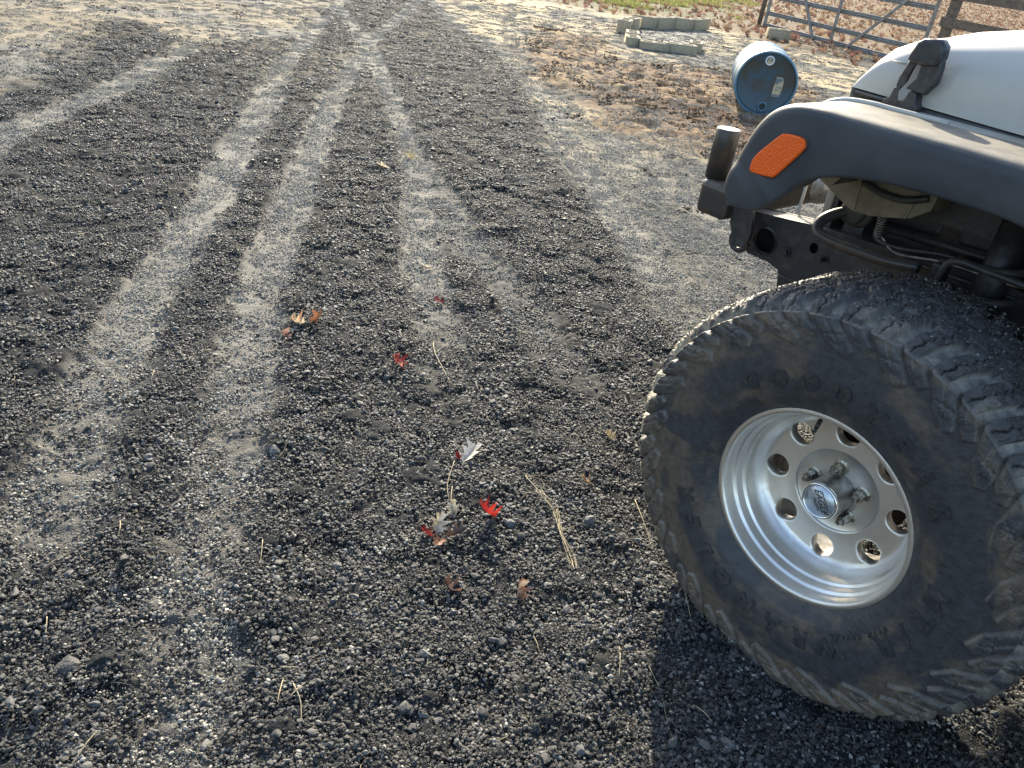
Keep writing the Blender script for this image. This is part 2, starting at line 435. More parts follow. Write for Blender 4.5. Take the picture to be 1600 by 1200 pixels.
def text_mesh(s, size, extrude, bev=0, shear=0, res=3, off=0.0):
    cu = bpy.data.curves.new('t', 'FONT'); cu.body = s; cu.size = size; cu.extrude = extrude; cu.bevel_depth = bev
    cu.align_x = 'CENTER'; cu.align_y = 'CENTER'; cu.shear = shear; cu.resolution_u = res; cu.offset = off
    ob = bpy.data.objects.new('t', cu); COL.objects.link(ob)
    dg = bpy.context.evaluated_depsgraph_get()
    me = bpy.data.meshes.new_from_object(ob.evaluated_get(dg))
    bpy.data.objects.remove(ob); bpy.data.curves.remove(cu)
    me.materials.clear()
    return me

def empty(name, loc, rz=0):
    o = bpy.data.objects.new(name, None); COL.objects.link(o); o.location = loc; o.rotation_euler = (0, 0, rz)
    o.empty_display_size = .1
    return o

def tag(o, label, cat, group=None, kind=None):
    if label: o['label'] = label
    if cat: o['category'] = cat
    if group: o['group'] = group
    if kind: o['kind'] = kind
    return o

# ------------------------------------------------------------------ ground sheet (fine near the drive, coarser outwards)
def build_ground():
    rr = [.30]
    while rr[-1] < 45: rr.append(rr[-1] * 1.0043)
    while rr[-1] < 900: rr.append(rr[-1] * 1.06)
    rr = np.array(rr)
    a_f = np.arange(R(-72), R(70), .0038)
    a_c = np.linspace(R(70), R(288), 60)[1:-1]
    aa = np.concatenate([a_f, a_c])
    A, RR = np.meshgrid(aa, rr)
    x = (RR * np.sin(A)).ravel(); y = (RR * np.cos(A)).ravel()
    Z = zones(x, y)
    z = height(x, y, Z) * (1 - sstep(60, 200, Z['r']))
    z = z + sstep(30, 300, Z['r']) * 2.0 * (fbm(x * .01, y * .01, 71, 2) - .3)
    C = ground_col(x, y, Z)
    nr, na = len(rr), len(aa)
    i = np.arange(nr - 1)[:, None]; j = np.arange(na)[None, :]
    j2 = (j + 1) % na
    F = np.stack([i * na + j, i * na + j2, (i + 1) * na + j2, (i + 1) * na + j], -1).reshape(-1, 4)[:, ::-1]
    V = np.stack([x, y, z], 1)
    # centre patch
    k = len(V)
    V = np.vstack([V, [[0, 0, 0]]]); C = np.vstack([C, [[.05, .05, .048]]])
    me = np_mesh('ground', V, F)
    bm = bmesh.new(); bm.from_mesh(me); bm.verts.ensure_lookup_table()
    for q in range(na): bm.faces.new((bm.verts[k], bm.verts[(q + 1) % na], bm.verts[q]))
    bm.to_mesh(me); bm.free()
    set_col(me, C)
    o = new_obj('ground', me, 'ground', smooth=True); o['kind'] = 'structure'
    return o
build_ground()

# ------------------------------------------------------------------ scattered stuff (geometry-node point instancing)
def ico_rock(rad, rnd, sub=1, flat=.75, sq=(1, 1)):
    bm = bmesh.new(); bmesh.ops.create_icosphere(bm, subdivisions=sub, radius=1)
    ax = Vector((rnd.uniform(.7, 1.25), rnd.uniform(.7, 1.25), flat * rnd.uniform(.7, 1.1)))
    cuts = [(Vector((rnd.gauss(0, 1), rnd.gauss(0, 1), rnd.gauss(0, 1))).normalized(), rnd.uniform(.42, .85)) for _ in range(10)]
    V = []
    for v in bm.verts:
        p = v.co * (1 + rnd.uniform(-.16, .16))
        for n_, d_ in cuts:
            e = p.dot(n_) - d_
            if e > 0: p = p - n_ * e * .9
        V.append((p.x * ax.x * rad, p.y * ax.y * rad, p.z * ax.z * rad))
    F = [[v.index for v in f.verts] for f in bm.faces]
    bm.free()
    return V, F

def cluster(name, m, n, spread, smin, smax, colf, seed, power=2.2, zj=.3):
    rnd = random.Random(seed)
    V = []; F = []; C = []
    for i in range(n):
        s = smin + (smax - smin) * rnd.random() ** power
        v, f = ico_rock(s, rnd, 2 if s > smin + (smax - smin) * .55 else 1)
        q = Matrix.Rotation(rnd.uniform(0, 6.28), 3, 'Z') @ Matrix.Rotation(rnd.uniform(-.6, .6), 3, 'X')
        a = rnd.uniform(0, 6.28); d = spread * math.sqrt(rnd.random())
        c = Vector((d * math.cos(a), d * math.sin(a), s * zj))
        b = len(V)
        V += [tuple(q @ Vector(p) + c) for p in v]
        F += [tuple(k + b for k in g) for g in f]
        C += [colf(rnd)] * len(v)
    me = bpy.data.meshes.new(name); me.from_pydata(V, [], F); me.update()
    set_col(me, np.array(C)); me.materials.append(M[m])
    return bpy.data.objects.new(name, me)

def scatter(name, protos, P, scale, rot, idx, label_kind='stuff', nrm=None):
    """one object whose points carry instances of the prototypes"""
    col = bpy.data.collections.new(name + '_pieces')
    for i, p in enumerate(protos):
        p.name = '%s_piece_%02d' % (name, i); col.objects.link(p)
    me = bpy.data.meshes.new(name); me.vertices.add(len(P)); me.vertices.foreach_set('co', np.asarray(P, np.float32).ravel())
    a = me.attributes.new('sc', 'FLOAT', 'POINT'); a.data.foreach_set('value', np.asarray(scale, np.float32))
    a = me.attributes.new('ix', 'INT', 'POINT'); a.data.foreach_set('value', np.asarray(idx, np.int32))
    a = me.attributes.new('rt', 'FLOAT_VECTOR', 'POINT'); a.data.foreach_set('vector', np.asarray(rot, np.float32).ravel())
    o = bpy.data.objects.new(name, me); COL.objects.link(o)
    ng = bpy.data.node_groups.new(name, 'GeometryNodeTree')
    ng.interface.new_socket('Geometry', in_out='INPUT', socket_type='NodeSocketGeometry')
    ng.interface.new_socket('Geometry', in_out='OUTPUT', socket_type='NodeSocketGeometry')
    N = ng.nodes; L = ng.links
    gi = N.new('NodeGroupInput'); go = N.new('NodeGroupOutput')
    mp = N.new('GeometryNodeMeshToPoints')
    ip = N.new('GeometryNodeInstanceOnPoints')
    ci = N.new('GeometryNodeCollectionInfo'); ci.inputs['Collection'].default_value = col
    ci.inputs['Separate Children'].default_value = True; ci.inputs['Reset Children'].default_value = True
    L.new(gi.outputs[0], mp.inputs['Mesh']); L.new(mp.outputs[0], ip.inputs['Points'])
    L.new(ci.outputs[0], ip.inputs['Instance']); ip.inputs['Pick Instance'].default_value = True
    for nm, ty, so in (('sc', 'FLOAT', 'Scale'), ('ix', 'INT', 'Instance Index'), ('rt', 'FLOAT_VECTOR', 'Rotation')):
        na = N.new('GeometryNodeInputNamedAttribute'); na.data_type = ty; na.inputs['Name'].default_value = nm
        out = [s for s in na.outputs if s.enabled and s.name == 'Attribute'][0]
        if so == 'Rotation':
            er = N.new('FunctionNodeEulerToRotation'); L.new(out, er.inputs[0]); L.new(er.outputs[0], ip.inputs[so])
        else: L.new(out, ip.inputs[so])
    L.new(ip.outputs[0], go.inputs[0])
    md = o.modifiers.new('scatter', 'NODES'); md.node_group = ng
    o['kind'] = label_kind
    return o

def rand_wedge(n, r0, r1, a0=-58, a1=64, power=1.0):
    """random points in a wedge in front of the drive, area-uniform for power 1"""
    u = RNG.random(n)
    r = (r0 ** (2 * power) + u * (r1 ** (2 * power) - r0 ** (2 * power))) ** (1 / (2 * power))
    a = R(a0) + RNG.random(n) * (R(a1) - R(a0))
    return r * np.sin(a), r * np.cos(a), r

def crumb_col(rnd):
    k = rnd.random()
    g = .028 + .055 * rnd.random() ** 1.6
    if k > .965: g = .17 + .12 * rnd.random()
    elif k > .80: g = .09 + .06 * rnd.random()
    return (g * 1.03, g, g * .90)
def lump_col(rnd):
    g = .035 + .06 * rnd.random()
    return (g, g, g * .97)
def grit_col(rnd):
    g = .13 + .24 * rnd.random()
    return (g * 1.04, g * .99, g * .85)
def clod_col(rnd):
    g = .4 + .9 * rnd.random()
    return (.21 * g, .13 * g, .072 * g)

crumbs = [cluster('crumb', 'crumb', 110, .042, .0011, .0060, crumb_col, 100 + i, 2.8) for i in range(10)]
crumbs += [cluster('lump', 'crumb', 9, .05, .003, .0125, lump_col, 150 + i, 2.0) for i in range(5)]
grits = [cluster('grit', 'grit', 90, .05, .0010, .0042, grit_col, 200 + i, 2.0) for i in range(8)]
clods = [cluster('clod', 'clod', 46, .09, .003, .016, clod_col, 300 + i, 2.4) for i in range(8)]

def put(name, protos, n, r0, r1, keep, sfun, idxf, power=1.0, a0=-58, a1=64, lift=0):
    x, y, r = rand_wedge(n, r0, r1, a0, a1, power)
    Z = zones(x, y)
    k = RNG.random(n) < keep(Z, x, y)
    x = x[k]; y = y[k]; Z = {q: v[k] for q, v in Z.items()}
    z = height(x, y, Z) + lift
    m = len(x)
    rot = np.zeros((m, 3)); rot[:, 2] = RNG.random(m) * 6.28; rot[:, 0] = RNG.normal(0, .08, m); rot[:, 1] = RNG.normal(0, .08, m)
    sc = sfun(Z['r'], m)
    return scatter(name, protos, np.stack([x, y, z], 1), sc, rot, idxf(m, Z))

def soft_of(Z):
    return np.clip(1 - Z['ln'] - .72 * Z['right'] - .75 * Z['tl'] - Z['gr'] - Z['lt'], 0, 1)
put('asphalt_crumbs', crumbs, 132000, .55, 17, lambda Z, x, y: .02 + .90 * soft_of(Z) ** 2.6,
    lambda r, m: (.6 + .52 * RNG.random(m)) * (1 + .055 * r), lambda m, Z: np.where(RNG.random(m) < .93, RNG.integers(0, 10, m), RNG.integers(10, 15, m)), power=.55, a0=-82, a1=74)
put('track_grit', grits, 74000, .55, 16, lambda Z, x, y: .04 + .96 * np.clip(Z['ln'] * 1.2 + (Z['right'] + Z['tl']) * (1 - .6 * sstep(4, 8, Z['r'])), 0, 1),
    lambda r, m: (.8 + .5 * RNG.random(m)) * (1 + .05 * r), lambda m, Z: RNG.integers(0, 8, m), power=.55, a0=-82, a1=74)
put('soil_clods', clods, 5200, 4.0, 17, lambda Z, x, y: np.clip(Z['mud'] * 1.2 + .12 * Z['tl'] + .06 * Z['right'], 0, 1),
    lambda r, m: .6 + .9 * RNG.random(m) ** 2, lambda m, Z: RNG.integers(0, 8, m), a0=-45, a1=40)

# leaf litter and grass, far right
def leaf_outline(n_lobes=3, w=.36, wob=.0, rnd=random):
    L = []
    for i in range(n_lobes * 2 + 1):
        t = i / (n_lobes * 2)
        wid = w * (1.0 if i % 2 else .38) * (.55 + .8 * math.sin(PI * min(t * .9 + .1, 1)))
        L.append((wid * rnd.uniform(1 - wob, 1 + wob), t + (.12 if i % 2 else 0)))
    right = [(.03, 0)] + L[1:-1] + [(.0, 1.12)]
    left = [(-x * rnd.uniform(1 - wob, 1 + wob), y) for x, y in right[:-1]][::-1]
    return right + left

def leaf_mesh(name, size, rnd, curl=.3, lobes=3, col=None, w=.36):
    pts = leaf_outline(lobes, w, .15, rnd)
    bm = bmesh.new()
    spine = [bm.verts.new((0, .02 + 1.05 * k / 8, 0)) for k in range(9)]
    n = len(pts) // 2
    rt = [bm.verts.new((p[0], p[1], 0)) for p in pts[:len(pts) // 2 + 1]]
    lf = [bm.verts.new((p[0], p[1], 0)) for p in ([pts[0]] + pts[len(pts) // 2 + 1:][::-1])]
    def fan(side):
        for a, b in zip(side[:-1], side[1:]):
            ka = min(range(9), key=lambda k: abs(spine[k].co.y - a.co.y + .06)); kb = min(range(9), key=lambda k: abs(spine[k].co.y - b.co.y + .06))
            vs = [a, b]
            for k in (range(kb, ka - 1, -1) if kb >= ka else range(kb, ka + 1)): vs.append(spine[k])
            try: bm.faces.new(vs)
            except ValueError: pass
    fan(rt); fan(lf)
    bmesh.ops.triangulate(bm, faces=bm.faces)
    bmesh.ops.subdivide_edges(bm, edges=bm.edges, cuts=1)
    ph = rnd.uniform(0, 6)
    for v in bm.verts:
        x, y, _ = v.co
        z = curl * (abs(x) ** 1.4 * 1.5 + .35 * (y - .5) ** 2 + .18 * math.sin(5 * y + ph) * x)
        v.co = (x * size, (y - .5) * size, z * size)
    # stalk
    btube(bm, [(0, -.5 * size, curl * .09 * size), (.02 * size, -.72 * size, .02 * size), (.06 * size, -.92 * size, .0)], [.012 * size, .01 * size, .008 * size], 5)
    bmesh.ops.recalc_face_normals(bm, faces=bm.faces)
    me = bpy.data.meshes.new(name); bm.to_mesh(me); bm.free()
    if col is not None:
        set_col(me, np.ones((len(me.vertices), 3)) * np.array(col))
    return me

rl = random.Random(3)
lp = []
for i in range(12):
    c = [(.26, .18, .115), (.20, .125, .085), (.36, .27, .17), (.14, .085, .06), (.30, .21, .14), (.22, .115, .085)][i % 6]
    me = leaf_mesh('litter', .11, rl, rl.uniform(.5, 1.4), 3 + i % 2, c); me.materials.append(M['litter'])
    lp.append(bpy.data.objects.new('l', me))
def put_litter(name, n, r0, r1, keep, a0, a1, power=.8):
    x, y, r = rand_wedge(n, r0, r1, a0, a1, power)
    Z = zones(x, y); k = RNG.random(n) < keep(Z, x, y)
    x = x[k]; y = y[k]; Z = {q: v[k] for q, v in Z.items()}; m = len(x)
    rot = np.stack([RNG.normal(0, .45, m), RNG.normal(0, .45, m), RNG.random(m) * 6.28], 1)
    return scatter(name, lp, np.stack([x, y, height(x, y, Z) + .012], 1), .6 + .7 * RNG.random(m), rot, RNG.integers(0, 12, m))
put_litter('leaf_litter', 42000, 7, 85, lambda Z, x, y: np.clip(Z['lt'] * 1.1 + .02 * Z['mud'] + .25 * Z['gr'], 0, 1), -8, 60)

gp = []
for i in range(8):
    rg = random.Random(60 + i); V = []; F = []; C = []
    for b in range(34):
        a = rg.uniform(0, 6.28); d = .09 * math.sqrt(rg.random()); x0, y0 = d * math.cos(a), d * math.sin(a)
        hh = rg.uniform(.02, .07); dx, dy = rg.uniform(-.03, .03), rg.uniform(-.03, .03); wv = .0035
        th = rg.uniform(0, PI); ux, uy = wv * math.cos(th), wv * math.sin(th)
        k = len(V)
        V += [(x0 - ux, y0 - uy, 0), (x0 + ux, y0 + uy, 0), (x0 + dx * .4 + ux * .7, y0 + dy * .4 + uy * .7, hh * .6), (x0 + dx * .4 - ux * .7, y0 + dy * .4 - uy * .7, hh * .6), (x0 + dx, y0 + dy, hh)]
        F += [(k, k + 1, k + 2, k + 3), (k + 3, k + 2, k + 4)]
        g = rg.uniform(.7, 1.3)
        cc = (.17 * g, .20 * g, .055 * g) if rg.random() < .75 else (.36 * g, .29 * g, .14 * g)
        C += [cc] * 5
    me = bpy.data.meshes.new('g'); me.from_pydata(V, [], F); me.update(); set_col(me, np.array(C)); me.materials.append(M['grass'])
    gp.append(bpy.data.objects.new('g', me))
put('grass_patch', gp, 26000, 14, 45, lambda Z, x, y: np.clip(Z['gr'] * 1.3 - .1, 0, 1) * (fbm(x * .8, y * .5, 88, 2) > .40), lambda r, m: .8 + .9 * RNG.random(m), lambda m, Z: RNG.integers(0, 8, m), a0=-12, a1=24, power=.8)

# short dry straws strewn on the drive: uncountable bits
sp_ = []
for i in range(6):
    rg = random.Random(90 + i)
    bm = bmesh.new(); l = rg.uniform(.02, .05); q = rg.uniform(-.012, .012)
    btube(bm, [(-l / 2, 0, 0), (-l / 6, q, .003), (l / 6, q * 1.2, .004), (l / 2, 0, .001)], [.0006, .0008, .0008, .0004], 4)
    me = bpy.data.meshes.new('s'); bm.to_mesh(me); bm.free(); me.materials.append(M['straw'])
    sp_.append(bpy.data.objects.new('s', me))
put('straw_bits', sp_, 700, .7, 8, lambda Z, x, y: np.ones(len(x)) * .8, lambda r, m: (.6 + .8 * RNG.random(m)) * (1 + .12 * r), lambda m, Z: RNG.integers(0, 6, m), lift=.006, power=.6)

# ================================================================== the off-road car
YAW = .7441
JO = (.6096, 1.216, 0)
car = empty('off_road_car', JO, PI / 2 + YAW)      # local x = forward, y = outward (driver's side), z = up
tag(car, 'white off-road car with black fender flares and muddy tyres, cut off by the right edge', 'car')
WZ = .42
N_L = 22

def tyre_profile():
    P = [(.203, -.006), (.209, .004), (.216, .012), (.228, .021), (.245, .029), (.268, .0345), (.295, .037), (.322, .037), (.345, .0355), (.368, .033), (.388, .030), (.4005, .0265), (.409, .0245), (.419, .0185), (.4265, .006), (.4305, -.018), (.432, -.05), (.434, -.09), (.435, -.125)]
    P = [Vector((a, b, 0)) for a, b in P]
    C = catmull(P, 12)
    pts = [(p.x, p.y) for p in C]
    d = [0]
    for a, b in zip(pts[:-1], pts[1:]): d.append(d[-1] + math.hypot(a[0] - b[0], a[1] - b[1]))
    L = d[-1]
    n = 150
    ss = np.linspace(0, L, n)
    r = np.interp(ss, d, [p[0] for p in pts]); o = np.interp(ss, d, [p[1] for p in pts])
    return r, o

def build_tyre(parent):
    r1, o1 = tyre_profile()
    k1 = len(r1)
    r2 = r1[:-1][::-1][::2]; o2 = (-.25 - o1[:-1])[::-1][::2]
    r = np.concatenate([r1, r2]); o = np.concatenate([o1, o2])
    # outward normals of the profile
    dr = np.gradient(r); do = np.gradient(o); ln = np.hypot(dr, do) + 1e-9
    nr, no = -do / ln, dr / ln
    nT = 1320
    th = np.arange(nT) / nT * 2 * PI
    TH, K = np.meshgrid(th, np.arange(len(r)), indexing='ij')
    RR = r[K]; OO = o[K]; NR = nr[K]; NO = no[K]
    u = TH * N_L / (2 * PI)
    rnd = fbm(TH * 9, OO * 60 + RR * 60, 5, 3)
    # ---- tread (past the shoulder)
    inner = OO < -.125
    oe = np.where(inner, -.25 - OO, OO)
    uu = np.where(inner, u + .25, u)
    tread = sstep(.4015, .4045, RR)
    sl = oe * 5.0
    v = (2 * uu + sl * .8) % 1.0
    gw = .36 + .06 * np.sin(6.28 * u * .5)
    lug = sstep(0, .05, v) * (1 - sstep(1 - gw, 1 - gw + .05, v))
    zz = -.052 + .010 * np.sign(np.sin(2 * PI * 2 * uu))
    shoulder = sstep(zz - .004, zz + .002, oe)
    v2 = (2 * uu + .5 - oe * 9) % 1.0
    blk = sstep(0, .05, v2) * (1 - sstep(.66, .71, v2))
    cen = sstep(-.118, -.112, oe) * (1 - sstep(zz - .014, zz - .008, oe))
    ht = np.maximum(lug * shoulder, blk * cen)
    fill = 1 - sstep(-.075, -.045, oe)
    ht = np.maximum(ht, fill * .72)
    sipe = 1 - .5 * ((np.abs(v - .35 + .05 * np.sin(oe * 300)) < .025) & (lug > .9) & (shoulder > .5))
    h = tread * ((ht * sipe) - 1) * .018
    # dirt packed into voids and crumbs stuck on the lugs
    crumbn = (fbm(TH * 110, OO * 260, 8, 3) - .45)
    h = h + tread * np.clip(crumbn, -.1, 1) * .009 * ht
    h = h + tread * (1 - ht) * (fbm(TH * 30, OO * 70, 18, 3)) * .002
    # ---- upper sidewall lugs: nested chevrons
    w = (RR - .338) / (.400 - .338)
    side = sstep(0, .05, w) * (1 - tread) * (OO > -.05) + sstep(0, .05, w) * (1 - tread) * (OO < -.2)
    pq = (u + .55 * w + .012 * np.sin(w * 9)) % 1.0
    def band(q, a_, b_, e=.016): return sstep(a_, a_ + e, q) * (1 - sstep(b_ - e, b_, q))
    wA = .06 + 1.0 * np.abs(pq - .30); wB = .40 + 1.1 * np.abs(pq - .76)
    LA = band(pq, .04, .52) * sstep(wA, wA + .03, w); LB = band(pq, .57, .97) * sstep(wB, wB + .03, w)
    LL = np.maximum(LA, LB)
    # stepped second level and grooves in each block
    L2 = band(pq, .10, .44) * sstep(wA + .30, wA + .33, w) * .55 + band(pq, .62, .92) * sstep(wB + .22, wB + .25, w) * .55
    gr_ = ((np.abs(pq - .27 - .05 * w) < .014) & (w > .30)) | ((np.abs(pq - .76) < .012) & (w > .72)) | ((np.abs(w - .62 - .3 * (pq - .3)) < .02) & (pq < .5) & (pq > .10))
    h = h + side * (LL * .0065 + L2 * .004 * LL - .0035 * gr_ * LL) - side * (1 - LL) * sstep(.70, .92, w) * .006
    # parting line ridge and bead rings
    h = h + .0016 * np.exp(-((RR - .3995) / .0012) ** 2)
    for rb in (.232, .2385, .3345): h = h + .0008 * np.exp(-((RR - rb) / .001) ** 2) * (OO > -.05)
    # fine raised scuffs
    h = h + (fbm(TH * 60, RR * 170 + OO * 170, 28, 3) - .5) * .0012
    gh = np.abs(np.gradient(h, axis=0)) / .002 + np.abs(np.gradient(h, axis=1)) / .0028
    edg = np.clip(gh - .45, 0, 1) * (1 - tread) * (RR > .33)
    X = RR + NR * h; O_ = OO + NO * h
    x = X * np.cos(TH); z = X * np.sin(TH); y = O_
    # flattened on the ground, bulging a little
    zl = -WZ + .012
    low = np.clip((-z - .30) / .12, 0, 1) ** 2
    y = y + np.where(OO > -.125, 1, -1) * low * .010 * np.exp(-((RR - .35) / .06) ** 2)
    z = np.where(z < zl, zl + (z - zl) * .10, z)
    # ---- colour
    base = np.ones((nT, len(r), 3)) * np.array([.043, .044, .047])
    n_a = fbm(TH * 3.2 + 5, RR * 26 + OO * 14, 33, 4)
    n_b = fbm(TH * 11, RR * 70 + OO * 40, 34, 4)
    front = .5 + .5 * np.cos(TH + R(20))
    d1 = sstep(.46, .70, n_a + .14 * (front - .5) + .10 * (RR - .3) / .1 * front) * .68 * (1 - tread)
    lowf = sstep(.1, .9, -np.sin(TH)) * sstep(.31, .40, RR)
    d1 = np.clip(d1 + .40 * lowf * sstep(.45, .65, n_b) + .5 * side * sstep(.52, .66, n_b), 0, 1)
    brown = np.array([.125, .095, .066])
    base = base + (brown - base) * d1[..., None]
    base = base + (np.array([.16, .14, .115]) - base) * np.clip(edg * (.35 + .65 * sstep(.40, .6, n_b)), 0, 1)[..., None]
    voids = tread * (1 - ht)
    grey = np.array([.42, .39, .33])
    vv = np.clip(voids * (1 - fill) * (.75 + 1.2 * (n_b - .4)), 0, 1)
    base = base + (grey - base) * vv[..., None]
    crb = tread * ht * sstep(-.08, .06, crumbn)
    base = base + (np.array([.038, .036, .034]) * (.6 + 1.2 * n_b)[..., None] - base) * crb[..., None] * .8
    edge = tread * (oe > -.005) * sstep(.45, .6, n_b)
    base = base + (np.array([.22, .19, .15]) - base) * (edge * .5)[..., None]
    pale = tread * (oe > -.045) * sstep(.80, .97, .5 + .5 * np.cos(TH - R(8))) * sstep(.36, .5, n_b)  # pale dust plus a sunlit look painted on the front shoulder lugs
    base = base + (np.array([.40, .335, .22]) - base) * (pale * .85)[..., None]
    nf = len(r)
    i = np.arange(nT)[:, None]; j = np.arange(nf - 1)[None, :]; i2 = (i + 1) % nT
    F = np.stack([i * nf + j, i * nf + j + 1, i2 * nf + j + 1, i2 * nf + j], -1).reshape(-1, 4)
    me = np_mesh('tyre', np.stack([x, y, z], -1).reshape(-1, 3), F)
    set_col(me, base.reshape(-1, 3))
    ob = new_obj('tyre', me, 'rubber', parent, smooth=True)
    return ob

def stuck_crumbs(n=5200):
    """asphalt crumbs picked up by the tread, sitting on the lugs"""
    rnd = random.Random(77); V = []; F = []; C = []
    protos = [ico_rock(1, rnd, 1) for _ in range(12)]
    for i in range(n):
        th = R(rnd.gauss(88, 48)); o = rnd.uniform(-.26, .012)
        u = th * N_L / (2 * PI); oe = o
        v = (2 * u + oe * 4.0) % 1.0
        if oe > -.05 and (v < .04 or v > .66): continue
        if oe > -.004 and rnd.random() < .6: continue
        s = .0012 + .0028 * rnd.random() ** 2
        rr = .4335 if o < -.05 else .4318 - .0020 * max(0, (o + .05) / .05)
        if o > .0: rr -= .35 * o
        c = Vector((rr * math.cos(th), o, rr * math.sin(th) + WZ))
        pv, pf = protos[i % 12]
        q = Matrix.Rotation(rnd.uniform(0, 6.28), 3, 'Z') @ Matrix.Rotation(rnd.uniform(0, 6.28), 3, 'X')
        b = len(V)
        V += [tuple(q @ Vector(p) * s + c) for p in pv]
        F += [tuple(k + b for k in g) for g in pf]
        C += [crumb_col(rnd)] * len(pv)
    me = bpy.data.meshes.new('stuck_crumbs'); me.from_pydata(V, [], F); me.update(); set_col(me, np.array(C))
    o = new_obj('stuck_crumbs', me, 'crumb', car); o['kind'] = 'stuff'
stuck_crumbs()

def sidewall_o(r_):
    r1, o1 = tyre_profile()
    return float(np.interp(r_, r1[:110], o1[:110]))

def ring_word(word, size, a0, da, rbase, parent, name='raised_letter', wid=1.0, skip=()):
    """letters standing on the sidewall, tops outward, reading clockwise as seen from outside"""
    r1, o1 = tyre_profile()
    for q, ch in enumerate(word):
        if ch == ' ': continue
        me = text_mesh(ch, size * .92, .0014, .0004, off=.0013 if size > .03 else 0, shear=.15)
        ca = a0 + q * da
        for v in me.vertices:
            tx, ty, tz = v.co
            rr_ = rbase + ty
            ang = R(ca) + tx * wid / rbase
            oo = float(np.interp(min(rr_, .36), r1[:112], o1[:112])) + .0012 + tz
            v.co = (rr_ * math.cos(ang), oo, rr_ * math.sin(ang))
        me.flip_normals(); me.update()
        new_obj(name, me, 'letter', parent)

def rim_face_profile(r_):
    return np.interp(r_, [.04, .084, .087, .090, .130, .154, .162, .168], [-.112, -.112, -.1105, -.107, -.106, -.1035, -.098, -.090])

def build_rim(parent):
    """alloy wheel: lip and stepped barrel, dished face with eight round holes, bolt pad"""
    prof = [(.196, -.016), (.2045, -.008), (.208, -.002), (.2085, .001), (.2065, .0028), (.2055, .0022), (.2045, .0028), (.198, .0018), (.1955, -.002), (.1945, -.016), (.1935, -.027), (.1925, -.0295), (.188, -.0310), (.1865, -.034), (.1852, -.050), (.1842, -.0525), (.180, -.0535), (.1785, -.056), (.1775, -.072), (.1745, -.082), (.168, -.090)]
    n = 256
    V = []; F = []
    k = len(prof)
    for i in range(n):
        a = 2 * PI * i / n
        for r_, o_ in prof: V.append((r_ * math.cos(a), o_, r_ * math.sin(a)))
    for i in range(n):
        for j in range(k - 1): F.append((i * k + j, ((i + 1) % n) * k + j, ((i + 1) % n) * k + j + 1, i * k + j + 1))
    # outer ring of face .164 -> .156 left to sectors
    HR, HC = .0245, .1335
    for s in range(8):
        a0 = R(37 + 45 * s); h = PI / 8
        # sector boundary counter-clockwise in (angle, radius)
        B = []
        for q in range(32): B.append((-h + 2 * h * q / 32, .168))
        for q in range(10): B.append((h, .168 + (.092 - .168) * q / 10))
        for q in range(32): B.append((h - 2 * h * q / 32, .092))
        for q in range(10): B.append((-h, .092 + (.168 - .092) * q / 10))
        nb = len(B)
        bp = [Vector((rr * math.cos(t), rr * math.sin(t))) for t, rr in B]
        cc = Vector((HC, 0))
        rings = []
        for g in range(9):
            t = g / 8; t = t ** .8
            row = []
            for p in bp:
                d = (p - cc); dn = d.normalized()
                hp = cc + dn * HR
                row.append(hp + (p - hp) * t)
            rings.append(row)
        base = len(V)
        # hole wall rows first
        for dep in (.022, .0015):
            for p in rings[0]:
                rr = p.length; t = math.atan2(p.y, p.x) + a0
                V.append((rr * math.cos(t), float(rim_face_profile(rr)) - dep, rr * math.sin(t)))
        for g, row in enumerate(rings):
            for p in row:
                if g == 0:
                    d = (p - cc).normalized(); p = p + d * .0012
                rr = p.length; t = math.atan2(p.y, p.x) + a0
                V.append((rr * math.cos(t), float(rim_face_profile(rr)), rr * math.sin(t)))
        for g in range(10):
            for q in range(nb):
                F.append((base + g * nb + q, base + g * nb + (q + 1) % nb, base + (g + 1) * nb + (q + 1) % nb, base + (g + 1) * nb + q))
    b = len(V); pr = [(.092, -.1068), (.0895, -.1072), (.088, -.1105), (.0865, -.112), (.060, -.112), (.036, -.112)]
    for i in range(n):
        a = 2 * PI * i / n
        for r_, o_ in pr: V.append((r_ * math.cos(a), o_, r_ * math.sin(a)))
    k = len(pr)
    for i in range(n):
        for j in range(k - 1): F.append((b + i * k + j, b + ((i + 1) % n) * k + j, b + ((i + 1) % n) * k + j + 1, b + i * k + j + 1))
    me = bpy.data.meshes.new('wheel'); me.from_pydata(V, [], F); me.update()
    bm = bmesh.new(); bm.from_mesh(me)
    bmesh.ops.remove_doubles(bm, verts=bm.verts, dist=.00005)
    bmesh.ops.recalc_face_normals(bm, faces=bm.faces)
    bm.to_mesh(me); bm.free()
    ob = new_obj('wheel', me, 'alloy', parent, smooth=True)
    return ob

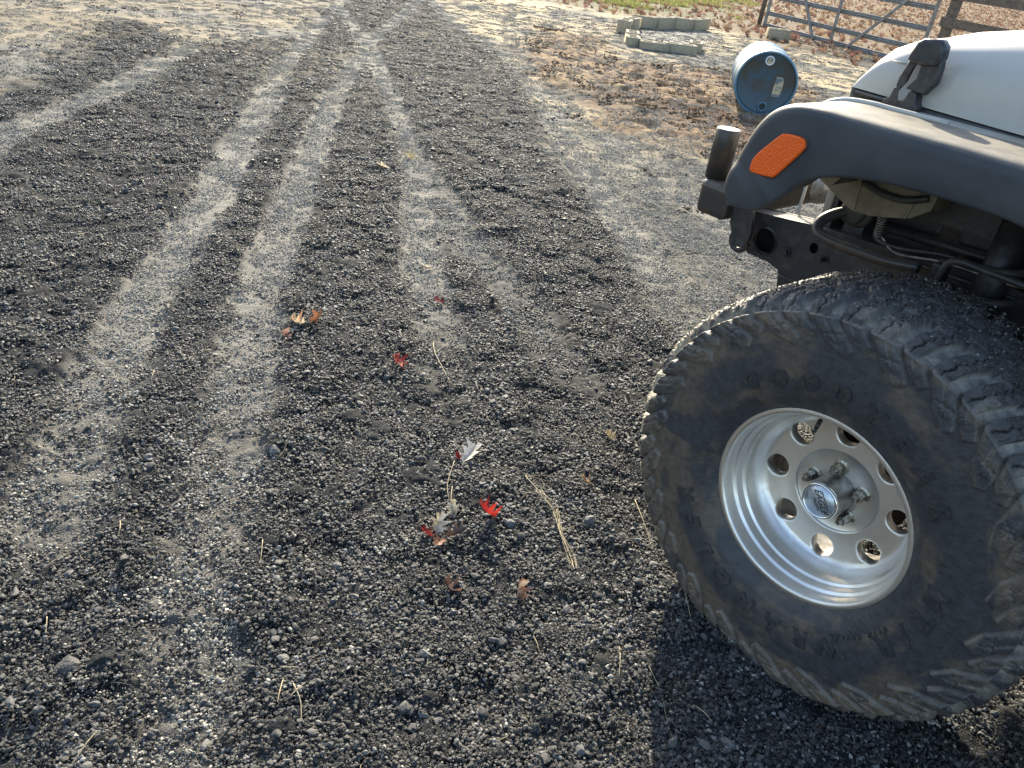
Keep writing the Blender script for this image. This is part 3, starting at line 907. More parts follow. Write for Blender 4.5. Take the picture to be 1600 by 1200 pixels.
def build_wheel():
    rim = build_rim(car)
    rim.location = (0, 0, WZ)
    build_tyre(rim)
    # inner barrel (dark, open towards the axle)
    revolve('rim_barrel', [(.174, -.088), (.172, -.13), (.175, -.2), (.195, -.235), (.204, -.246), (.200, -.250)], 'alloydull', rim, 96)
    # brake parts
    revolve('brake_disc', [(.02, -.185), (.062, -.185), (.064, -.19), (.120, -.19), (.120, -.212), (.05, -.212)], 'rust', rim, 64)
    box('brake_caliper', (.085, -.2, .06), (.06, .06, .10), 'rust', rim, rot=Matrix.Rotation(R(40), 3, 'Y'), bev=.008)
    # hub cap
    hc = revolve('hub_cap', [(.0415, -.112), (.0405, -.100), (.0395, -.06), (.0385, -.052)], 'alloydull', rim, 64)
    revolve('cap_ring', [(.0385, -.052), (.0392, -.049), (.0385, -.0455), (.036, -.044), (.0335, -.0455), (.0328, -.048)], 'chrome', hc if False else rim, 64)
    revolve('hub_emblem', [(.0335, -.0475), (.0333, -.0468), (.0001, -.0462)], 'emblem', rim, 48)
    def emblem_text(s, size, dx, dy, shear, name):
        me = text_mesh(s, size, .0003, shear=shear)
        a = R(-52)
        for v in me.vertices:
            tx, ty, tz = v.co
            tx += dx; ty += dy
            X = tx * math.cos(a) - ty * math.sin(a); Z_ = tx * math.sin(a) + ty * math.cos(a)
            v.co = (-X, -.0462 + .0004 + tz, Z_)
        me.flip_normals() if False else None
        me.update()
        return new_obj(name, me, 'ink_and_hole', rim)
    emblem_text('EAGLE', .0185, 0, .0035, .35, 'emblem_name')
    emblem_text('ALLOYS', .0078, .006, -.0085, .2, 'emblem_small_print')
    plate('emblem_bar', [(-.02, -.0008), (.02, -.0008), (.02, .0008), (-.02, .0008)], 0, .0006, 'ink_and_hole', rim)
    bar = [c for c in rim.children if c.name.startswith('emblem_bar')][0]
    for v in bar.data.vertices:
        x, y, z = v.co; a = R(-52); ty = z + .0135; tx = x
        v.co = (-(tx * math.cos(a) - ty * math.sin(a)), -.0458 + y, tx * math.sin(a) + ty * math.cos(a))
    # five lug nuts
    for k in range(5):
        a = R(8 + 72 * k); c = (.056 * math.cos(a), 0, .056 * math.sin(a))
        bm = bmesh.new()
        def hexring(r_, o_, n=6):
            return [bm.verts.new((c[0] + r_ * math.cos(a + 2 * PI * q / n), o_, c[2] + r_ * math.sin(a + 2 * PI * q / n))) for q in range(n)]
        def skin(A, B):
            for q in range(len(A)): bm.faces.new((A[q], A[(q + 1) % len(A)], B[(q + 1) % len(B)], B[q]))
        rs = [hexring(.0165, -.112, 12), hexring(.0165, -.108, 12), hexring(.0125, -.1065, 12)]
        skin(rs[0], rs[1]); skin(rs[1], rs[2]); bm.faces.new(rs[2])
        h = [hexring(.0115, -.108), hexring(.0115, -.086), hexring(.0095, -.0835)]
        skin(h[0], h[1]); skin(h[1], h[2]); bm.faces.new(h[2])
        s_ = [hexring(.0062, -.0834, 10), hexring(.0062, -.074, 10), hexring(.005, -.0725, 10)]
        skin(s_[0], s_[1]); skin(s_[1], s_[2]); bm.faces.new(s_[2])
        bm_obj('lug_nut', bm, 'nut', rim)
    a = R(62)
    bm = bmesh.new(); btube(bm, [(.158 * math.cos(a), -.088, .158 * math.sin(a)), (.147 * math.cos(a), -.070, .147 * math.sin(a))], [.0048, .0044], 10)
    btube(bm, [(.147 * math.cos(a), -.070, .147 * math.sin(a)), (.141 * math.cos(a), -.061, .141 * math.sin(a))], [.0035, .0035], 10)
    bm_obj('valve_stem', bm, 'black', rim, smooth=True)
    ring_word('WRANGLER', .056, -126, 14.2, .272, rim, wid=1.05)
    ring_word('GOODYEAR', .050, 49, 13.2, .274, rim, wid=1.05)
    ring_word('MT/R', .056, 176, 11, .272, rim, wid=1.1)
    ring_word('WITH KEVLAR', .012, 205, 2.8, .250, rim, name='small_raised_letter')
    return rim
wheel = build_wheel()
wheel['label'] = 'front wheel with eight round holes and a mud-terrain tyre'

# ---- fender flare
T_ = [(.440, .889), (.456, .900), (.464, .925), (.458, .962), (.447, 1.004), (.428, 1.052), (.400, 1.086), (.358, 1.106), (.30, 1.112), (.249, 1.112), (.12, 1.112), (0, 1.112), (-.12, 1.108), (-.26, 1.09), (-.40, 1.03), (-.52, .93), (-.60, .80), (-.64, .66)]
B_ = [(.430, .885), (.415, .883), (.396, .885), (.366, .894), (.333, .922), (.300, .963), (.268, .987), (.240, .999), (.21, 1.007), (.185, 1.012), (.114, 1.021), (0, 1.0245), (-.10, 1.02), (-.22, .992), (-.33, .935), (-.42, .85), (-.48, .74), (-.51, .62)]
Tc = catmull(T_, 6); Bc = catmull(B_, 6)
secs = []
for a, b in zip(Tc, Bc):
    t = Vector((a.x, a.y)); q = Vector((b.x, b.y)); d = q - t
    L = d.length; dn = d / max(L, 1e-6)
    # direction along the outline is handled by neighbours; the round corner has a 32 mm radius
    rc = min(.024, L * .8)
    s = [(t.x, -.300, t.y), (t.x, -.298, t.y), (t.x, -.22, t.y)]
    for k in range(7):
        ph = PI / 2 * k / 6
        s.append((t.x + dn.x * rc * (1 - math.cos(ph)), -.12 - rc * (1 - math.sin(ph)), t.y + dn.y * rc * (1 - math.cos(ph))))
    s.append((t.x + dn.x * (rc + (L - rc) * .5), -.1185, t.y + dn.y * (rc + (L - rc) * .5)))
    s.append((q.x - dn.x * .008, -.120, q.y - dn.y * .008))
    s.append((q.x - dn.x * .002, -.122, q.y - dn.y * .002)); s.append((q.x, -.127, q.y)); s.append((q.x - dn.x * .002, -.132, q.y - dn.y * .002))
    s.append((q.x - dn.x * .02, -.137, q.y - dn.y * .02)); s.append((q.x - dn.x * .03, -.20, q.y - dn.y * .03)); s.append((q.x - dn.x * .03, -.29, q.y - dn.y * .03))
    s = [(p[0], p[1] + (.009 * float(sstep(-.968, -.952, np.array(-p[2])) * sstep(.315, .345, np.array(p[0]))) if p[1] > -.16 else 0), p[2]) for p in s]
    secs.append(s)
fl = loft('fender_flare', secs, 'flare', car)
# cap of the front tip
# white bead along the top of the flare
tube('fender_bead', [(p.x, -.302, p.y + .002) for p in Tc[16:60]], .0055, 'white', car, 8)
# fender top
secs = []
for x in (.457, .452, .447, .438, .428, .414, .40, .38, .358, .33, .3, .2, .1, 0, -.1, -.2, -.35, -.5, -.66):
    zt = float(np.interp(x, [.30, .358, .400, .428, .447, .458], [1.104, 1.100, 1.082, 1.047, .999, .957]))
    row = []
    for k in range(9):
        o = -.302 - .20 * k / 8
        row.append((x, o, zt + .010 * math.sin(PI * k / 8) * .6 + (.004 if k > 5 else 0) * (k - 5) / 3))
    secs.append(row)
loft('fender', secs, 'whitedust', car)
bm = bmesh.new(); bbox(bm, (.449, -.42, 1.02), (.004, .16, .09)); bm_obj('fender_front', bm, 'white', car)
# side marker
mk = [(.361, 1.044), (.350, 1.051), (.315, 1.053), (.304, 1.045), (.308, 1.030), (.346, .975), (.358, .967), (.399, .964), (.406, .970), (.400, .996)]
mkc = [(p.x, p.y) for p in catmull(mk + [mk[0]], 3)[:-1]]
cx = sum(p[0] for p in mkc) / len(mkc); cz = sum(p[1] for p in mkc) / len(mkc)
sm = plate('side_marker', [(cx + (x - cx) * 1.09, cz + (z - cz) * 1.08) for x, z in mkc], -.1185, .004, 'black', car, bev=.001)
mkc = [(cx + (x - cx) * .95, cz + (z - cz) * .95) for x, z in mkc]
plate('marker_lens', mkc, -.1155, .009, 'amber', sm, bev=.0035, smooth=False)

# ---- hood: side line, shoulder, crown
def hood_side(f): return -.400 - .085 * (f - .30)
secs = []
fs = [.406, .402, .398, .388, .375, .36, .335, .30, .25, .18, .10, 0, -.15, -.3, -.5, -.7, -.9]
HT = ([-.9, 0, .2, .30, .335, .36, .375, .388, .398, .402, .406], [1.38, 1.292, 1.254, 1.236, 1.226, 1.212, 1.195, 1.174, 1.151, 1.139, 1.126])
for x in fs:
    top = float(np.interp(x, *HT))
    base = 1.121 - .03 * (.37 - x) * .6
    side = hood_side(x)
    row = []
    H = top - base
    prof = [(0, 0), (0.002, .25), (.004, .45), (.0075, .60), (.013, .66), (.024, .80), (.046, .93), (.085, 1.0), (.15, 1.03), (.20, 1.04), (.23, 1.10), (.28, 1.14), (.33, 1.15)]
    for dx, hh in prof:
        row.append((x - (0 if hh < 1 else 0), side - dx, base + H * hh))
    mid = -.78
    for dx, hh in prof[::-1]:
        row.append((x, 2 * mid - side + dx, base + H * hh))
    secs.append(row)
hood = loft('hood', secs, 'white', car)
# front face of hood edge
fr = secs[0]
V = [tuple(p) for p in fr] + [(p[0] - .004, p[1], 1.09) for p in fr]
n_ = len(fr)
me = bpy.data.meshes.new('hood_front'); me.from_pydata(V, [], [(i, i + 1, n_ + i + 1, n_ + i) for i in range(n_ - 1)]); me.update()
new_obj('hood_front_edge', me, 'white', car)
# raised pressed line on the hood side
tube('hood_crease', [(x, hood_side(x) - .0055, 1.187) for x in (.345, .32, .305)], [.0006, .0016, .0016], 'white', car, 6)
tube('hood_crease', [(x, hood_side(x) - .0055, 1.187 + .0 * x) for x in (.220, .22, .1, -.1, -.4, -.8)], [.0016] * 6, 'white', car, 6)
# dark rubber seal in the shut line between hood and fender
tube('hood_seal', [(x, hood_side(x) - .003, 1.1135 - .03 * (.37 - x) * .6) for x in (.395, .3, .2, .0, -.3, -.8)], .0055, 'black', car, 8)
# inner fender side below hood
bm = bmesh.new(); bbox(bm, (-.2, -.50, 1.0), (1.2, .004, .22)); bm_obj('inner_fender', bm, 'black', car)

# ---- hood latch
lat = empty('hood_latch', (0, 0, 0)); lat.parent = car
def slanted(name, pts, o, th, m, bev):
    return plate(name, pts, o, th, m, lat, bev=bev)
lb = slanted('latch_base', [(.309, 1.112), (.306, 1.118), (.297, 1.124), (.294, 1.142), (.286, 1.147), (.280, 1.124), (.266, 1.124), (.263, 1.143), (.250, 1.140), (.246, 1.122), (.240, 1.116), (.240, 1.112)], -.382, .030, 'black', .003)
slanted('latch_strap', [(.283, 1.122), (.270, 1.124), (.256, 1.160), (.252, 1.196), (.266, 1.196), (.272, 1.160), (.286, 1.134)], -.372, .010, 'galv', .0015)
slanted('latch_arm', [(.291, 1.150), (.281, 1.150), (.278, 1.185), (.268, 1.203), (.280, 1.206), (.285, 1.188), (.291, 1.166)], -.376, .014, 'black', .004)
slanted('latch_arm', [(.267, 1.150), (.236, 1.148), (.223, 1.168), (.224, 1.196), (.228, 1.212), (.236, 1.203), (.256, 1.192), (.256, 1.168)], -.376, .020, 'black', .005)
slanted('latch_handle', [(.278, 1.204), (.276, 1.216), (.272, 1.228), (.264, 1.234), (.236, 1.236), (.230, 1.230), (.228, 1.214), (.233, 1.203), (.258, 1.200)], -.372, .032, 'black', .007)

# ---- bumper, tube, frame
bm = bmesh.new()
bbox(bm, (.655, -.78, .795), (.095, .82, .087))
bm_obj('front_bumper', bm, 'bumper', car, bev=.016, seg=3)
plate('bumper_bracket', [(.600, .752), (.600, .83), (.565, .835), (.545, .79), (.535, .74), (.545, .705), (.57, .70)], -.40, .012, 'frame', car, bev=.002)
for oo in (-.415, -1.145):
    bm = bmesh.new(); btube(bm, [(.688, oo, .838), (.688, oo, .957), (.688, oo, .962)], [.0305, .0305, .028], 28)
    ob = bm_obj('bumper_post', bm, 'bumper', car, smooth=False)
    for p in ob.data.polygons:
        if len(p.vertices) == 4: p.use_smooth = True
hk = [(.60, -.44, .735), (.612, -.44, .705), (.605, -.44, .683), (.588, -.44, .676), (.572, -.44, .682), (.562, -.44, .70)]
tube('tow_hook', catmull(hk, 4), .0075, 'black', car, 10)
def circle(cx, cz, r_, n=28, sq=0):
    out = []
    for k in range(n):
        a = 2 * PI * k / n
        c_, s_ = math.cos(a), math.sin(a)
        if sq: c_ = math.copysign(abs(c_) ** (1 - sq), c_); s_ = math.copysign(abs(s_) ** (1 - sq), s_)
        out.append((cx + r_ * c_, cz + r_ * s_))
    return out
rail = [(.606, .772), (.590, .69), (.575, .669), (.51, .668), (.475, .66), (.455, .625), (.40, .618), (.32, .66), (.2, .69), (0, .70), (-.4, .66), (-.8, .60), (-2.6, .58), (-2.6, .70), (-.8, .72), (-.4, .80), (0, .825), (.15, .815), (.42, .797)]
slot = [(.400 + .011 * math.cos(a) + .006 * math.sin(a), .745 + .013 * math.sin(a) - .006 * math.cos(a)) for a in [2 * PI * k / 20 for k in range(20)]]
fr_ = plate('frame_rail', rail, -.472, .006, 'frame', car, holes=[circle(.532, .716, .031, 32, .25), slot], bev=.0015)
plate('frame_rail', rail, -.532, .006, 'frame', car, bev=.0015)
bm = bmesh.new()
for (a, b) in zip(rail[-4:] + rail[:1], rail[-3:] + rail[:1]):
    if a == b: continue
    vs = [bm.verts.new((a[0], -.475, a[1])), bm.verts.new((b[0], -.475, b[1])), bm.verts.new((b[0], -.529, b[1])), bm.verts.new((a[0], -.529, a[1]))]
    bm.faces.new(vs)
for (a, b) in zip(rail[:9], rail[1:10]):
    vs = [bm.verts.new((a[0], -.475, a[1])), bm.verts.new((b[0], -.475, b[1])), bm.verts.new((b[0], -.529, b[1])), bm.verts.new((a[0], -.529, a[1]))]
    bm.faces.new(vs)
bm_obj('frame_rail_web', bm, 'frame', car)
bm = bmesh.new(); btube(bm, [(.532, -.468, .716), (.532, -.462, .716)], [.037, .033], 28, cap=False)
bm_obj('frame_hole_collar', bm, 'frame', car, smooth=True)
def bolt(name, f, o, z, r_, l):
    bm = bmesh.new(); btube(bm, [(f, o, z), (f, o + .004, z)], r_ * 1.5, 16); btube(bm, [(f, o + .0041, z), (f, o + l, z)], r_, 6)
    return bm_obj(name, bm, 'nut' if r_ < .006 else 'frame', car)
bolt('frame_bolt', .466, -.469, .712, .009, .014); bolt('frame_bolt', .363, -.469, .734, .007, .03)
tube('frame_weld', [(.468, -.466, .648), (.43, -.466, .650), (.36, -.466, .655), (.29, -.466, .672)], .003, 'frame', car, 6)
plate('lower_bracket', [(.475, .66), (.458, .59), (.44, .55), (.30, .56), (.2, .64), (.25, .67)], -.50, .05, 'frame', car, bev=.004)
# sway bar with its rubber boot
sb = catmull([(.318, -.56, .875), (.322, -.47, .870), (.352, -.42, .855), (.366, -.392, .836), (.356, -.378, .814), (.308, -.376, .808), (.232, -.376, .810), (.18, -.377, .812), (.118, -.378, .822)], 6)
tube('sway_bar', sb, .0125, 'bumper', car, 14)
for d, rr_ in ((-.49, .034), (-.465, .040), (-.44, .030)):
    bm = bmesh.new()
    btube(bm, [(.322, d - .012, .868), (.322, d - .009, .868), (.322, d, .868), (.322, d + .009, .868), (.322, d + .012, .868)], [rr_ * .7, rr_ * .93, rr_, rr_ * .93, rr_ * .7], 24)
    bm_obj('rubber_boot', bm, 'black', car, smooth=True)
box('sway_bar_link', (.085, -.405, .80), (.03, .03, .08), 'frame', car, bev=.004)
# brake hose, wires
hose = [(.265, -.49, .90), (.255, -.46, .872), (.262, -.45, .845), (.25, -.45, .825), (.20, -.46, .822), (.12, -.48, .835), (.02, -.5, .84)]
tube('brake_hose', catmull(hose, 6), .0055, 'black', car, 8)
hel = []
for k in range(90):
    t = k / 89; p = Vector((.262 - .006 * t, -.452, .885 - .055 * t)); a = t * 2 * PI * 10
    hel.append(p + Vector((math.cos(a) * .008, math.sin(a) * .008, 0)))
tube('coiled_wire', hel, .0018, 'galv', car, 5)
tube('brake_line', catmull([(.25, -.455, .835), (.20, -.45, .812), (.1, -.45, .830), (-.05, -.45, .835)], 5), .003, 'alloydull', car, 6)
tube('cross_tube', [(.28, -.50, .845), (-.3, -.52, .86)], .012, 'frame', car, 10)
tube('cross_tube', [(.20, -.47, .80), (-.3, -.47, .81)], .006, 'frame', car, 8)
# dusty tan inner box (battery tray / bottle) under the fender
bm = bmesh.new()
A = [(.425, .985), (.417, .925), (.357, .897), (.311, .879), (.268, .881), (.216, .894), (.184, .904), (.150, .932), (.144, .985)]
lo = [bm.verts.new((x, -.405, z)) for x, z in A]; hi = [bm.verts.new((x, -.49, z - .002)) for x, z in A]
bm.faces.new(lo); bm.faces.new(hi[::-1])
for k in range(len(A)): bm.faces.new((lo[k], hi[k], hi[(k + 1) % len(A)], lo[(k + 1) % len(A)]))
bm_obj('air_box', bm, 'tan', car, bev=.006)
plate('air_box_rib', [(.309, .882), (.304, .882), (.312, .975), (.317, .975)], -.4035, .006, 'tan', car)
plate('air_box_rib', [(.196, .90), (.190, .902), (.180, .965), (.186, .965)], -.4035, .006, 'tan', car)
tube('air_box_hose', catmull([(.30, -.395, .948), (.25, -.388, .938), (.20, -.39, .940), (.16, -.40, .955)], 5), .008, 'black', car, 8)
# strut plate, headlamp bowl, radiator support seen through the opening
box('grille_strut', (.505, -.535, .83), (.006, .008, .075), 'white', car, bev=.001)
bm = bmesh.new(); btube(bm, [(.50, -.60, .86), (.47, -.60, .86), (.45, -.60, .86)], [.05, .04, .02], 20); bm_obj('headlamp_bowl', bm, 'alloydull', car, smooth=True)
box('battery', (.25, -.62, .84), (.16, .12, .10), 'black', car, bev=.006)
# inner wheel well: dark liner
V = []; F = []
arc = [(p.x, p.y) for p in Bc]
secs = [[(x * .97 + .0, o, z + .02) for x, z in arc[24:]] for o in (-.30, -.36, -.44, -.50)]
loft('wheel_well_liner', secs, 'black', car)
bm = bmesh.new(); bbox(bm, (-.38, -.56, .86), (.55, .01, .42)); bm_obj('inner_wall', bm, 'black', car)
# coil spring, bucket, shock absorber
hel = []
for k in range(170):
    t = k / 169; a = t * 2 * PI * 5.5
    hel.append((.0 + .072 * math.cos(a), -.46 + .072 * math.sin(a), .52 + .36 * t))
tube('coil_spring', hel, .0085, 'frame', car, 8)
bm = bmesh.new(); btube(bm, [(0, -.46, .50), (0, -.46, .70), (0, -.46, .701), (0, -.46, .95)], [.022, .022, .032, .032], 18); bm_obj('shock_absorber', bm, 'frame', car, smooth=True)
lp_ = catmull([(.075, -.385, .70), (.075, -.385, .83), (.055, -.385, .86), (.0, -.385, .862), (-.15, -.385, .86), (-.30, -.39, .85)], 5)
tube('spring_bucket_rim', lp_, .008, 'frame', car, 8)
lp2 = catmull([(.075, -.385, .72), (.06, -.385, .69), (0, -.385, .682), (-.15, -.385, .68), (-.30, -.39, .67)], 5)
tube('spring_bucket_rim', lp2, .008, 'frame', car, 8)
plate('spring_tower', [(.12, .60), (.12, .90), (.06, .93), (-.18, .93), (-.2, .60)], -.545, .01, 'frame', car)
# axle, steering
tube('front_axle', [(0, -.20, .42), (0, -.30, .42), (0, -.34, .42), (0, -1.22, .42), (0, -1.36, .42)], [.055, .055, .04, .04, .055], 'frame', car, 20)
bm = bmesh.new(); bmesh.ops.create_uvsphere(bm, u_segments=20, v_segments=12, radius=.13)
for v in bm.verts: v.co = (v.co.x * .95 + 0, v.co.y * .8 - .92, v.co.z + .42)
bm_obj('differential', bm, 'frame', car, smooth=True)
tube('tie_rod', [(.14, -.28, .46), (.16, -1.30, .50)], .014, 'frame', car, 10)
tube('control_arm', [(-.02, -.50, .36), (-.75, -.58, .56)], .024, 'frame', car, 12)

# ---- far side, grille, body (seen from other positions, and casting the body's shadow)
def mirror(o, mid=-.78):
    c = o.copy(); c.data = o.data.copy(); COL.objects.link(c); c.parent = car
    for v in c.data.vertices: v.co.y = 2 * mid - v.co.y
    c.data.flip_normals(); c.data.update()
    return c
for nm in ('fender_flare', 'fender', 'wheel_well_liner'):
    mirror(bpy.data.objects[nm])
gr = []
for k in range(7):
    c = -.78 + (k - 3) * .046
    gr.append([(c + .015 * math.cos(a) * 1, .96 + .10 * math.copysign(abs(math.sin(a)) ** .35, math.sin(a))) for a in [2 * PI * q / 24 for q in range(24)]])
for s in (-1, 1): gr.append([(-.78 + s * .225 + .05 * math.cos(a), .98 + .05 * math.sin(a)) for a in [2 * PI * q / 32 for q in range(32)]])
me = curve_plate([(-.50, .80), (-.49, 1.06), (-.50, 1.095), (-.78, 1.12), (-1.06, 1.095), (-1.07, 1.06), (-1.06, .80)], gr, .02, .003)
for v in me.vertices:
    x, y, z = v.co; v.co = (.415 + z, x, y)
me.materials.clear(); new_obj('grille', me, 'white', car)
for s in (-1, 1):
    bm = bmesh.new(); btube(bm, [(.38, -.78 + s * .225, .98), (.405, -.78 + s * .225, .98), (.42, -.78 + s * .225, .98)], [.048, .048, .03], 28)
    bm_obj('headlight', bm, 'glass', car, smooth=True)
box('radiator', (.34, -.78, .92), (.05, .55, .30), 'black', car)
box('radiator_support', (.394, -.79, .93), (.01, .60, .30), 'black', car)
tub = [(-.66, 1.09), (-.9, 1.115), (-1.0, 1.12), (-1.05, .95), (-1.7, .93), (-1.8, 1.10), (-2.85, 1.10), (-2.87, .66), (-2.55, .66), (-2.5, .9), (-2.35, 1.02), (-2.0, 1.02), (-1.85, .9), (-1.8, .60), (-.70, .60), (-.66, .8)]
for oo in (-.32, -1.24):
    plate('body_side', tub, oo, .02, 'white', car, bev=.004)
bm = bmesh.new(); bbox(bm, (-1.8, -.78, .64), (2.1, .9, .02)); bm_obj('floor_pan', bm, 'frame', car)
bm = bmesh.new(); bbox(bm, (-.80, -.78, 1.17), (.25, .86, .14)); bm_obj('cowl', bm, 'white', car, bev=.02)
bm = bmesh.new(); bbox(bm, (-.94, -.78, .9), (.03, .88, .55)); bm_obj('firewall', bm, 'black', car)
bm = bmesh.new()
for a, b in (((-.90, -.36, 1.22), (-1.10, -.40, 1.66)), ((-1.10, -.40, 1.66), (-1.10, -1.16, 1.66)), ((-1.10, -1.16, 1.66), (-.90, -1.20, 1.22))): btube(bm, [a, b], .022, 10)
bm_obj('windscreen_frame', bm, 'white', car, smooth=True)
bm = bmesh.new()
vs = [bm.verts.new(p) for p in ((-.905, -.38, 1.24), (-1.095, -.42, 1.645), (-1.095, -1.14, 1.645), (-.905, -1.18, 1.24))]; bm.faces.new(vs)
gm = bpy.data.materials.new('windscreen_glass'); gm.use_nodes = True
gb = gm.node_tree.nodes['Principled BSDF']; gb.inputs['Transmission Weight'].default_value = 1; gb.inputs['Roughness'].default_value = .02; gb.inputs['IOR'].default_value = 1.1
M['wglass'] = gm
bm_obj('windscreen', bm, 'wglass', car)
for oo in (-.58, -.98):
    bm = bmesh.new(); bbox(bm, (-1.55, oo, .86), (.46, .40, .14)); bbox(bm, (-1.78, oo, 1.14), (.12, .38, .56)); bm_obj('seat', bm, 'seat', car, bev=.03)
# other wheels share the mesh data
for (fx, oy, rz) in ((-2.37, 0, 0), (0, -1.56, PI), (-2.37, -1.56, PI)):
    c = wheel.copy(); COL.objects.link(c); c.parent = car; c.location = (fx, oy, WZ); c.rotation_euler = (0, 0, rz)
    if 'label' in c: del c['label']
    for ch in wheel.children:
        d = ch.copy(); COL.objects.link(d); d.parent = c
tube('rear_axle', [(-2.37, -.28, .42), (-2.37, -1.28, .42)], .045, 'frame', car, 16)
plate('frame_rail', rail, -1.09, .06, 'frame', car, bev=.002)

# ================================================================== blue drum
dr = empty('plastic_drum', (1.995, 7.86, .008), PI / 2 * 0)
tag(dr, 'dirty blue plastic drum lying on its side with two bung holes in its end', 'barrel')
dr.rotation_euler = (0, 0, -.146)
n = 96
prof = [(.0, .020), (.262, .020), (.268, .018), (.271, .004), (.276, -.002), (.284, .000), (.290, .008), (.290, .026), (.284, .038), (.278, .05), (.283, .12), (.287, .24), (.294, .255), (.294, .285), (.287, .30), (.287, .58), (.294, .595), (.294, .625), (.287, .64), (.283, .78), (.278, .84), (.288, .86), (.288, .885), (.27, .89), (.0, .87)]
def drum_rev(name, prof, m, parent):
    V = []; F = []; k = len(prof)
    for i in range(n):
        a = 2 * PI * i / n
        for r_, y_ in prof: V.append((r_ * math.cos(a), y_, .29 + r_ * math.sin(a)))
    for i in range(n):
        for j in range(k - 1): F.append((i * k + j, i * k + j + 1, ((i + 1) % n) * k + j + 1, ((i + 1) % n) * k + j))
    me = bpy.data.meshes.new(name); me.from_pydata(V, [], F); me.update()
    bm = bmesh.new(); bm.from_mesh(me); bmesh.ops.remove_doubles(bm, verts=bm.verts, dist=1e-5); bmesh.ops.recalc_face_normals(bm, faces=bm.faces); bm.to_mesh(me); bm.free()
    return new_obj(name, me, m, parent, True)
drum_rev('drum_body', prof[3:], 'blue', dr)
drum_rev('drum_lid', prof[:4], 'bluelid', dr)
drum_rev('lid_step', [(.262, .0198), (.255, .014), (.250, .0198)], 'bluelid', dr)
def bung(a_deg, rr, m, inner):
    a = R(a_deg); cx, cz = rr * math.cos(a), .29 + rr * math.sin(a)
    bm = bmesh.new(); R_ = []
    for r_, y_ in ((.043, .0195), (.041, .004), (.038, .0025), (.032, .003), (.030, .0195)):
        R_.append([bm.verts.new((cx + r_ * math.cos(2 * PI * q / 28), y_, cz + r_ * math.sin(2 * PI * q / 28))) for q in range(28)])
    for A, B in zip(R_[:-1], R_[1:]):
        for q in range(28): bm.faces.new((A[q], A[(q + 1) % 28], B[(q + 1) % 28], B[q]))
    o = bm_obj('bung_ring', bm, m, dr, smooth=True)
    bm = bmesh.new(); btube(bm, [(cx, .0188, cz), (cx, .0135, cz)], [.030, .030], 24)
    bm_obj('bung', bm, inner, o)
bung(95, .205, 'bung', 'paper')
bung(-84, .205, 'blue', 'ink_and_hole')  # open hole: its darkness is painted as a black disc
me = curve_plate([(.075, -.10), (.155, -.10), (.158, .02), (.15, .075), (.085, .075), (.078, .0)], (), .0012)
for v in me.vertices:
    x, y, z = v.co; v.co = (x, .0188 - z, y + .29)
me.materials.clear(); new_obj('torn_label', me, 'paper', dr)

# ================================================================== concrete blocks
def block_mesh(name, L=.395, H=.19, Wd=.19, cores='z'):
    bm_holes = []
    cw = (L - .03 * 3) / 2
    for s in (-1, 1):
        c = s * (cw / 2 + .015)
        bm_holes.append([(c - cw / 2, -Wd / 2 + .032), (c + cw / 2, -Wd / 2 + .032), (c + cw / 2, Wd / 2 - .032), (c - cw / 2, Wd / 2 - .032)])
    out = [(-L / 2, -Wd / 2), (L / 2, -Wd / 2), (L / 2, Wd / 2), (-L / 2, Wd / 2)]
    me = curve_plate(out, bm_holes, H, .004)
    me.materials.clear(); me.materials.append(M['block']); me.name = name
    return me
BM = block_mesh('concrete_block')
def block(x, y, rz, label, z=None, rx=0, ry=0, sink=0, sc=1):
    o = bpy.data.objects.new('concrete_block', BM); COL.objects.link(o)
    zz = (zat(x, y) if z is None else z) + .095 - sink
    o.location = (x, y, zz); o.rotation_euler = (rx, ry, rz); o.scale = (sc, 1, 1)
    tag(o, label, 'concrete block', 'concrete blocks round the gravel bed')
a = R(39.7); dx, dy = math.cos(a), math.sin(a)
labs = ['grey concrete block second from the left in the back row of the block ring', 'grey concrete block in the middle of the back row of the block ring', 'grey concrete block just left of the right end of the back row', 'concrete block at the right end of the back row with its two cores open']
for i in range(4):
    t = .23 + .475 * i
    block(1.30 + dx * t - dy * .095, 14.70 + dy * t + dx * .095, a + (-.10, .06, -.05, .10)[i], labs[i], rx=random.uniform(-.03, .03), ry=(.05, -.04, .03, -.06)[i], sc=1.06)
block(1.02, 13.84, R(80), 'concrete block at the front of the angled left end of the block ring', rx=.05)
block(1.17, 14.30, R(70), 'concrete block joining the angled left end to the back row of the block ring')
block(1.08, 12.75, R(88), 'sunken pale concrete block, far one of the left front pair in the ring', sink=.07)
block(1.05, 12.22, R(92), 'sunken pale concrete block at the front left corner of the ring', sink=.07)
block(1.34, 11.98, R(8), 'sunken concrete block just right of the front left corner of the ring', sink=.09)
block(1.72, 12.05, R(6), 'long half-buried concrete block in the middle of the ring front', sink=.07, sc=1.15)
block(2.02, 12.55, R(80), 'sunken pale concrete block at the front right corner of the ring', sink=.07)
block(4.05, 16.05, R(12), 'single upright concrete block standing beside the left foot of the gate', sc=1.0)
block_last = COL.objects[-1]
def rock(name, x, y, s, label, m, seed, cat='stone', group=None, flat=.7, up=.25):
    rnd = random.Random(seed)
    v, f = ico_rock(1, rnd, 3, flat)
    me = bpy.data.meshes.new(name)
    V = np.array(v); nn = fbm(V[:, 0] * 3 + seed, V[:, 1] * 3 + V[:, 2] * 2, seed, 3)
    V = V * (.85 + .35 * nn)[:, None] * s
    me.from_pydata(V.tolist(), [], f); me.update()
    o = new_obj(name, me, m); o.location = (x, y, zat(x, y) + s * up); o.rotation_euler = (rnd.uniform(-.3, .3), rnd.uniform(-.3, .3), rnd.uniform(0, 6))
    tag(o, label, cat, group)
    return o
